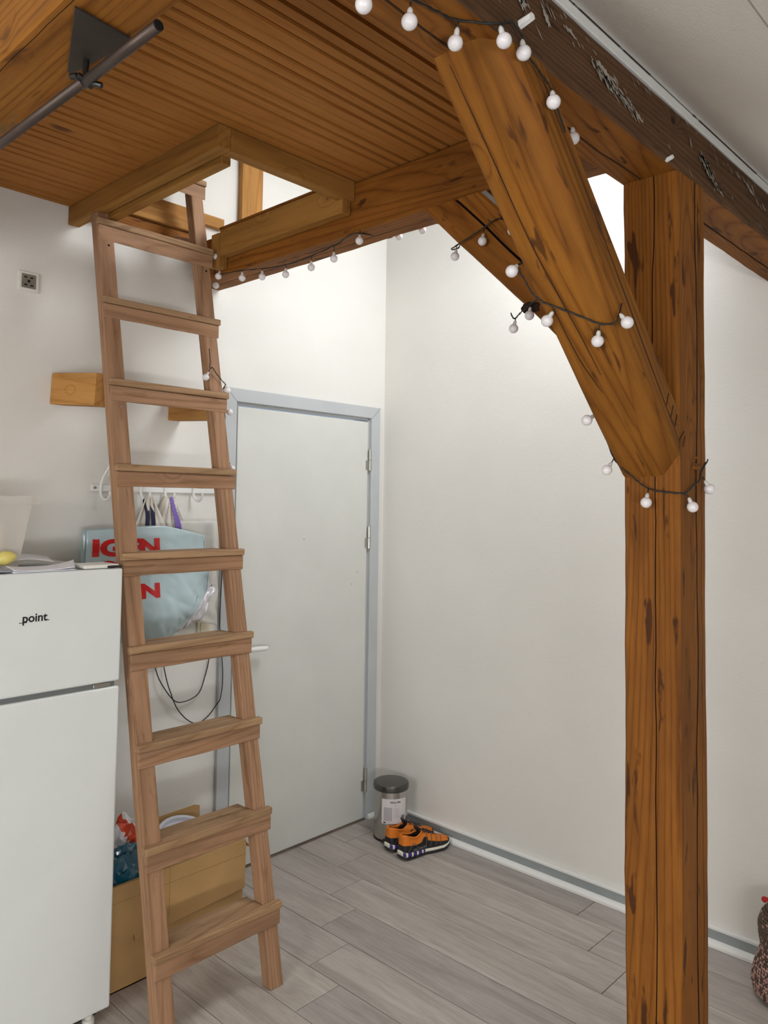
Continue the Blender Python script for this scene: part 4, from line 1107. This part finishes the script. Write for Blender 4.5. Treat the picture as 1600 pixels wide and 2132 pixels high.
# ------------------------------------------------------------------ trail shoes
def shoe(loc, ang, mirror, label):
    root = thing('trail_shoe', label, 'shoe', loc, 'pair of orange and black trail shoes')
    root.rotation_euler = (0, 0, ang)
    L = .285; s_ = -1 if mirror else 1
    # u along shoe 0 heel .. 1 toe
    def lerp(tab, u):
        for (a, x), (b, y) in zip(tab, tab[1:]):
            if u <= b: t = (u-a)/(b-a); t = t*t*(3-2*t) if False else t; return x+(y-x)*t
        return tab[-1][1]
    width = [(0, .018), (.03, .028), (.10, .033), (.25, .034), (.45, .034), (.62, .043), (.78, .046), (.88, .041), (.95, .030), (1, .012)]
    cen = [(0, 0), (.3, .002), (.5, .004), (.75, .0), (1, -.008)]
    solez = [(0, .012), (.08, .002), (.3, .002), (.55, .002), (.8, .003), (1, .022)]
    midt = [(0, .040), (.1, .037), (.3, .032), (.5, .028), (.8, .026), (1, .034)]
    top = [(0, .105), (.05, .108), (.15, .098), (.26, .090), (.36, .100), (.45, .104), (.55, .090), (.68, .072), (.80, .060), (.9, .053), (1, .040)]
    def loft(name, us, zf0, zf1, wf, mats, matf, nseg=20, cap=True, ysub=0, open_=None):
        v = []; f = []; mi = []
        for i, u in enumerate(us):
            z0, z1 = zf0(u), zf1(u); w = wf(u); c = lerp(cen, u)*s_
            for k in range(nseg):
                a = 2*math.pi*k/nseg
                ca, sa = math.cos(a), math.sin(a)
                e = .55
                y = c + w*(abs(ca)**e)*(1 if ca >= 0 else -1)
                z = (z0+z1)/2 + (z1-z0)/2*(abs(sa)**e)*(1 if sa >= 0 else -1)
                v.append((u*L-.02, y, z))
        n = len(us)
        for i in range(n-1):
            for k in range(nseg):
                f.append((i*nseg+k, i*nseg+(k+1) % nseg, (i+1)*nseg+(k+1) % nseg, (i+1)*nseg+k))
                mi.append(matf((us[i]+us[i+1])/2, (k+.5)/nseg))
        f.append(tuple(range(nseg-1, -1, -1))); f.append(tuple((n-1)*nseg+k for k in range(nseg))); mi += [matf(0, .1), matf(1, .1)]
        return mesh(name, v, f, mats, root, mi=mi, smooth=True)
    us = [i/28 for i in range(29)]
    loft('outsole', us, lambda u: lerp(solez, u)-.002+(.002 if int(u*28) % 2 else 0), lambda u: lerp(solez, u)+.009, lambda u: lerp(width, u)+.004, [M['shoeblack']], lambda u, k: 0)
    def mf(u, k):
        return 1 if (u < .42 and (k < .10 or k > .9 or .40 < k < .60) and int(u*28) % 3 != 1) else 0
    loft('midsole', us, lambda u: lerp(solez, u)+.007, lambda u: lerp(midt, u)+.001, lambda u: lerp(width, u)+.0035, [M['foam'], M['violet']], mf)
    # upper: walls follow the sole outline and lean in towards the collar; the ankle opening is left open
    v = []; f = []; mi = []; nr = 12
    outline = []
    nn = 44
    for q in range(nn):   # closed loop round the shoe
        a = 2*math.pi*q/nn; u = .5-.5*math.cos(a); side = 1 if math.sin(a) >= 0 else -1
        outline.append((u, side))
    for r in range(nr+1):
        t = r/nr
        for (u, side) in outline:
            w = lerp(width, u)*(1-.02) ; c = lerp(cen, u)*s_
            zt = lerp(top, u)
            if u < .40:      # collar region: walls to the rim
                lean = 1-.30*t**2
                z = .026+(zt-.026)*t; y = c+side*w*lean; x = u*L-.02+ (0.004*t if u < .05 else 0)
            else:            # vamp: close over the top
                th_ = t*math.pi/2; z = .026+(zt-.026)*math.sin(th_); y = c+side*w*(math.cos(th_)**.75 if r < nr else (.012/w if u < .56 else 0)); x = u*L-.02
            bulge = 1+.05*math.sin(math.pi*min(t*1.4, 1))
            v.append((x, c+(y-c)*bulge, z))
    for r in range(nr):
        for q in range(nn):
            u = (outline[q][0]+outline[(q+1) % nn][0])/2; t = (r+.5)/nr
            f.append((r*nn+q, r*nn+(q+1) % nn, (r+1)*nn+(q+1) % nn, (r+1)*nn+q))
            blk = (t < .30 and u > .12) or (u < .18 and t < .52) or (u > .90 and t < .70) or (t < .46 and u < .5)
            if .50 < u < .86 and t > .80: blk = True if (u < .66) else False
            mi.append(1 if blk else 0)
    o = mesh('upper', v, f, [M['orange'], M['shoeblack']], root, mi=mi, smooth=True)
    so = o.modifiers.new('s', 'SOLIDIFY'); so.thickness = .003; so.offset = -1
    # lining
    v = []; f = []; m = 16
    for r, (sc_, z) in enumerate(((.93, .088), (.80, .060), (.72, .036), (.0, .034))):
        for k in range(m):
            a = 2*math.pi*k/m; x = .047+.052*math.cos(a)*sc_; y = .026*math.sin(a)*sc_; v.append((x-.002, y, z+(.010*math.cos(a)**2 if r == 0 else 0)))
    for r in range(3):
        for k in range(m): f.append((r*m+k, r*m+(k+1) % m, (r+1)*m+(k+1) % m, (r+1)*m+k))
    mesh('lining', v, f, M['shoein'], root, smooth=True)
    # padded collar
    pts = []
    for k in range(24):
        a = 2*math.pi*k/24; x = .045+.058*math.cos(a); u = (x+.02)/L
        pts.append((x, .0255*math.sin(a), lerp(top, min(max(u, 0), .42))-.002))
    pts.append(pts[0]); g = G(); g.tube(pts, .0042, 8, close=False); g.build('collar', M['orange'], root, smooth=True)
    # tongue
    g = G()
    g.add([(.088, -.018, .094), (.088, .018, .094), (.070, .016, .128), (.070, -.016, .128), (.092, -.018, .090), (.092, .018, .090), (.077, .016, .128), (.077, -.016, .128)],
          [(0, 1, 2, 3), (7, 6, 5, 4), (0, 4, 5, 1), (1, 5, 6, 2), (2, 6, 7, 3), (3, 7, 4, 0)])
    g.build('tongue', M['shoeblack'], root, bevel=.003)
    # laces
    g = G()
    for i, u in enumerate((.42, .48, .54, .60, .66)):
        z = lerp(top, u)+.003; x = u*L-.02; w = .019-.001*i
        g.tube(spline([(x, -w, z-.008), (x+.006, 0, z+.002), (x+.012, w, z-.010)], 4), .0016, 6); g.tube(spline([(x+.012, -w, z-.010), (x+.006, 0, z+.003), (x, w, z-.008)], 4), .0016, 6)
    g.tube(spline([(.095, 0, .102), (.088, .010*s_, .118), (.100, .018*s_, .112), (.112, .012*s_, .098)], 5), .002, 6); g.lathe([(0, 0), (.005, .001), (.005, .010), (0, .011)], 8, (.100, .004, .100))
    g.build('laces', M['shoeblack'], root, smooth=True)
    # side struts and heel counter
    mov = plain('grey_overlay', (96, 84, 74), .6)
    for sd in (-1, 1):
        for u0 in (.44, .53, .62, .71):
            w0 = lerp(width, u0)*1.03; w1 = lerp(width, u0+.02)*.62
            g = G(); g.tube(spline([(u0*L-.020, lerp(cen, u0)*s_+sd*(w0+.001), .036), (u0*L-.012, lerp(cen, u0)*s_+sd*w0*.97, (.036+lerp(top, u0))*.52), (u0*L-.004, lerp(cen, u0)*s_+sd*w1, lerp(top, u0)-.004)], 4), .0017, 5); g.build('overlay_strut', mov, root, smooth=True)
        g = G(); g.tube(spline([(.0, sd*.0355, .040), (.03, sd*.0372, .072), (.055, sd*.0372, .050), (.085, sd*.0372, .042)], 5), .0014, 5); g.build('overlay_strut', mov, root, smooth=True)
    # side lettering
    vv, fq = text_mesh('SALOMON', .0165, .0004)
    for sd in (-1, 1):
        g = G(); g.add([((.028+p.x if sd < 0 else .118-p.x), sd*(.0372+.000*p.x), .037+p.y) for p in vv], fq); g.build('lettering', plain('grey_print', (110, 112, 118), .5), root)
    return root
shoe((2.733, 2.405, 0), math.radians(-9), False, 'nearer orange and black trail shoe, in front of the other beside the bin')
shoe((2.752, 2.505, 0), math.radians(-9), True, 'farther orange and black trail shoe, against the steel bin')

# ------------------------------------------------------------------ knitted thing at the right edge
kn = thing('knitted_bag', 'brown and pink chunky knitted bag with red tie at the right edge', 'bag', (2.86, .83, 0))
prof = [(.075, .004), (.098, .02), (.104, .05), (.096, .095), (.082, .135), (.074, .165), (.080, .20), (.082, .235), (.070, .27), (.045, .298), (.018, .312), (0, .315)]
KC = Vector((2.875, .835, 0))
g = G(); g.lathe(prof, 28, KC); o = g.build('body', [M['yarnbrown'], M['yarnpink']], None, smooth=True); ch(kn, o)
def rad(z):
    for (r0, z0), (r1, z1) in zip(prof, prof[1:]):
        if z <= z1: return r0+(r1-r0)*(z-z0)/(z1-z0)
    return 0
bmv = []; 
gs = [G(), G()]
row = 0; z = .012
while z < .305:
    r = rad(z); cnt = max(6, int(2*math.pi*r/.0115))
    for k in range(cnt):
        a = 2*math.pi*(k+(.5 if row % 2 else 0))/cnt
        for s in (-1, 1):
            da = s*.0028/max(r, .01)
            p = KC+Vector((math.cos(a+da)*(r+.002), math.sin(a+da)*(r+.002), z)); tang = Vector((-math.sin(a), math.cos(a), 0))
            d = (Vector((0, 0, 1))*.0062 + tang*s*.0032)
            q = 0 if (random.random() < (.42 if z < .17 else .88)) else 1
            gs[q].tube([p-d*.9, p, p+d*.9], [.0016, .0036, .0016], 5)
    z += .0098; row += 1
o = gs[0].build('brown_stitches', M['yarnbrown'], None, smooth=True); ch(kn, o); o['kind'] = 'stuff'
o = gs[1].build('pink_stitches', M['yarnpink'], None, smooth=True); ch(kn, o); o['kind'] = 'stuff'
g = G(); tp = KC+Vector((0, 0, .31))
g.tube(spline([tp, tp+Vector((-.01, .015, .010)), tp+Vector((-.03, .035, .012)), tp+Vector((-.045, .052, .010)), tp+Vector((-.052, .060, .009))], 5), [.003, .003, .003, .003, .003, .003, .003, .003, .003, .003, .003, .003, .004, .006, .008, .009, .010, .009, .007, .005, .002], 10)
ch(kn, g.build('red_tie', M['yarnred'], None, smooth=True))

# ------------------------------------------------------------------ string lights
def bulbs_on(root, items):
    """items: (bulb centre, attachment point on the cable)"""
    for c, a in items:
        c = Vector(c); a = Vector(a); d = (a-c); d = d.normalized() if d.length > 1e-4 else Vector((0, 0, 1))
        q = d.to_track_quat('Z', 'Y').to_matrix().to_4x4()
        Mx = Matrix.Translation(c-root.location) @ q
        g = G(); r = .0132
        pr_ = [(r*math.sin(math.pi*i/12), -r*math.cos(math.pi*i/12)) for i in range(0, 12)]+[(.0042, r*.985)]
        g.lathe([(max(p[0], 0), p[1]) for p in pr_], 20)
        o = g.build('bulb', M['bulb'], root, smooth=True); o.matrix_local = Mx
        h_ = G(); h_.lathe([(.0046, r*.90), (.0050, r*1.0), (.0047, r+.006), (.0036, r+.0085), (.0022, r+.011)], 12)
        o2 = h_.build('bulb_holder', M['cap'], o, smooth=True)
        s = c + d*(r+.010)
        g = G(); g.tube([s, (s+a)/2, a], .0016, 6)
        o3 = g.build('lead', M['cable'], root, smooth=True); o3.matrix_parent_inverse = Matrix.Translation(-root.location)
def wire(root, pts, r=.0017):
    P = spline(pts, 8); g = G()
    g.tube([p+Vector((0, 0, .0009*math.sin(i*1.3))) for i, p in enumerate(P)], r, 6)
    g.tube([p+Vector((.0011*math.sin(i*1.9), .0011*math.cos(i*1.9), .0014)) for i, p in enumerate(P)], r*.8, 5)
    o = g.build('cable', M['cable'], root, smooth=True); o.matrix_parent_inverse = Matrix.Translation(-root.location)
sa_ = thing('string_lights', 'white globe bulbs strung along the top beam and over the front brace', 'string lights', (1.0, .80, 2.42))
wire(sa_, [(.72, .80, 2.37), (.813, .800, 2.384), (.901, .800, 2.421), (.96, .795, 2.428), (1.006, .79, 2.433), (1.060, .745, 2.432), (1.100, .742, 2.452), (1.135, .742, 2.440), (1.150, .742, 2.418), (1.195, .742, 2.400), (1.229, .742, 2.386), (1.262, .744, 2.352), (1.29, .748, 2.33)])
bulbs_on(sa_, [((.796, .800, 2.362), (.80, .80, 2.383)), ((.899, .800, 2.384), (.901, .800, 2.417)), ((1.017, .800, 2.402), (1.012, .79, 2.433)),
               ((1.067, .735, 2.402), (1.058, .738, 2.428)), ((1.127, .735, 2.407), (1.125, .738, 2.440)), ((1.226, .735, 2.358), (1.229, .740, 2.386)), ((1.484, .84, 2.415), (1.480, .84, 2.435))])
sb_ = thing('string_lights', 'string of white globe bulbs looped once around the middle of the front brace', 'string lights', (1.45, .8, 2.05))
wire(sb_, [(1.386, .906, 2.130), (1.378, .912, 2.122), (1.40, .908, 2.098), (1.423, .903, 2.072), (1.440, .888, 2.055), (1.453, .862, 2.042), (1.478, .815, 2.018), (1.495, .781, 2.001), (1.500, .752, 2.000), (1.506, .748, 2.012), (1.520, .750, 2.030), (1.528, .751, 2.045)])
bulbs_on(sb_, [((1.362, .915, 2.110), (1.380, .912, 2.128)), ((1.459, .889, 2.018), (1.455, .868, 2.040)), ((1.512, .798, 1.970), (1.496, .785, 2.000)), ((1.520, .735, 2.002), (1.510, .748, 2.022)), ((1.60, .80, 2.035), (1.59, .81, 2.06))])
sc3 = thing('string_lights', 'string of white globe bulbs sagging along the cross beam and over the rear brace', 'string lights', (1.81, 2.2, 2.5))
wire(sc3, [(1.806, 2.655, 2.60), (1.806, 2.652, 2.55), (1.806, 2.63, 2.535), (1.806, 2.47, 2.520), (1.806, 2.33, 2.500), (1.806, 2.19, 2.487), (1.806, 2.05, 2.492), (1.808, 1.93, 2.505), (1.83, 1.86, 2.533), (1.975, 1.84, 2.55), (1.985, 1.80, 2.575), (1.985, 1.70, 2.575), (1.99, 1.55, 2.52), (1.90, 1.47, 2.42), (1.822, 1.44, 2.386), (1.820, 1.37, 2.405), (1.820, 1.32, 2.422), (1.820, 1.270, 2.436), (1.820, 1.225, 2.410)])
bulbs_on(sc3, [((1.795, 2.63, 2.606), (1.806, 2.652, 2.585)), ((1.80, 2.62, 2.525), (1.806, 2.62, 2.545)), ((1.80, 2.635, 2.490), (1.810, 2.655, 2.500)),
               ((1.806, 2.467, 2.490), (1.806, 2.467, 2.520)), ((1.806, 2.340, 2.470), (1.806, 2.340, 2.500)), ((1.806, 2.200, 2.452), (1.806, 2.200, 2.487)), ((1.806, 2.059, 2.450), (1.806, 2.059, 2.490)),
               ((1.806, 1.942, 2.457), (1.806, 1.942, 2.503)), ((1.806, 1.819, 2.492), (1.815, 1.825, 2.530)), ((1.99, 1.808, 2.552), (1.985, 1.80, 2.578)), ((1.99, 1.70, 2.549), (1.985, 1.70, 2.577)),
               ((1.812, 1.419, 2.356), (1.820, 1.419, 2.388)), ((1.812, 1.319, 2.380), (1.820, 1.319, 2.420)), ((1.812, 1.217, 2.387), (1.820, 1.222, 2.408))])
se_ = thing('string_lights', 'short dark lead with two white globe bulbs at the knot of the rear brace', 'string lights', (1.81, 1.18, 2.14))
wire(se_, [(1.820, 1.225, 2.155), (1.818, 1.216, 2.140), (1.815, 1.205, 2.138), (1.815, 1.190, 2.150), (1.815, 1.158, 2.168), (1.815, 1.12, 2.185)])
bulbs_on(se_, [((1.81, 1.158, 2.137), (1.815, 1.158, 2.168)), ((1.81, 1.209, 2.108), (1.815, 1.206, 2.136))])
g = G()
bm_ = crumple('dark_knot', [M['crack']], (1.834, 1.170, 2.165), (.0035, .030, .016), 5, 'x', 'x', 3, .5)
del bm_['label']; del bm_['category']; bm_.name = 'knot'
bm_.parent = br2; bm_.matrix_parent_inverse = Matrix.Translation(-br2.location); bm_['label'] = 'black hollow knot in the timber'
sf_ = thing('string_lights', 'string of white globe bulbs wrapped round the foot of the front brace and the post', 'string lights', (1.8, .8, 1.7))
wire(sf_, [(1.70, .915, 1.86), (1.72, .908, 1.835), (1.755, .906, 1.790), (1.790, .905, 1.745), (1.806, .895, 1.720), (1.812, .865, 1.693), (1.812, .836, 1.670), (1.818, .812, 1.658), (1.826, .775, 1.653), (1.838, .748, 1.651), (1.848, .748, 1.651), (1.89, .748, 1.668), (1.933, .748, 1.685), (1.95, .750, 1.705), (2.008, .755, 1.74)])
bulbs_on(sf_, [((1.70, .925, 1.825), (1.718, .910, 1.840)), ((1.775, .912, 1.708), (1.795, .902, 1.738)), ((1.800, .823, 1.629), (1.812, .823, 1.662)), ((1.858, .735, 1.620), (1.852, .745, 1.650)), ((1.964, .735, 1.665), (1.955, .748, 1.695))])
sg_ = thing('string_lights', 'string end with four white globe bulbs wound on the right rail of the ladder', 'string lights', (1.72, 2.5, 2.1))
wire(sg_, [(1.698, 2.52, 2.20), (1.694, 2.505, 2.150), (1.690, 2.500, 2.122), (1.697, 2.493, 2.124), (1.722, 2.505, 2.108), (1.750, 2.502, 2.080), (1.762, 2.500, 2.068), (1.765, 2.53, 2.05), (1.74, 2.57, 2.04), (1.765, 2.53, 1.98), (1.764, 2.50, 1.93), (1.73, 2.53, 1.86), (1.762, 2.47, 1.76)])
bulbs_on(sg_, [((1.676, 2.505, 2.086), (1.690, 2.500, 2.118)), ((1.776, 2.505, 2.047), (1.764, 2.500, 2.070)), ((1.792, 2.51, 1.965), (1.772, 2.52, 1.980)), ((1.795, 2.49, 1.742), (1.776, 2.48, 1.765))])
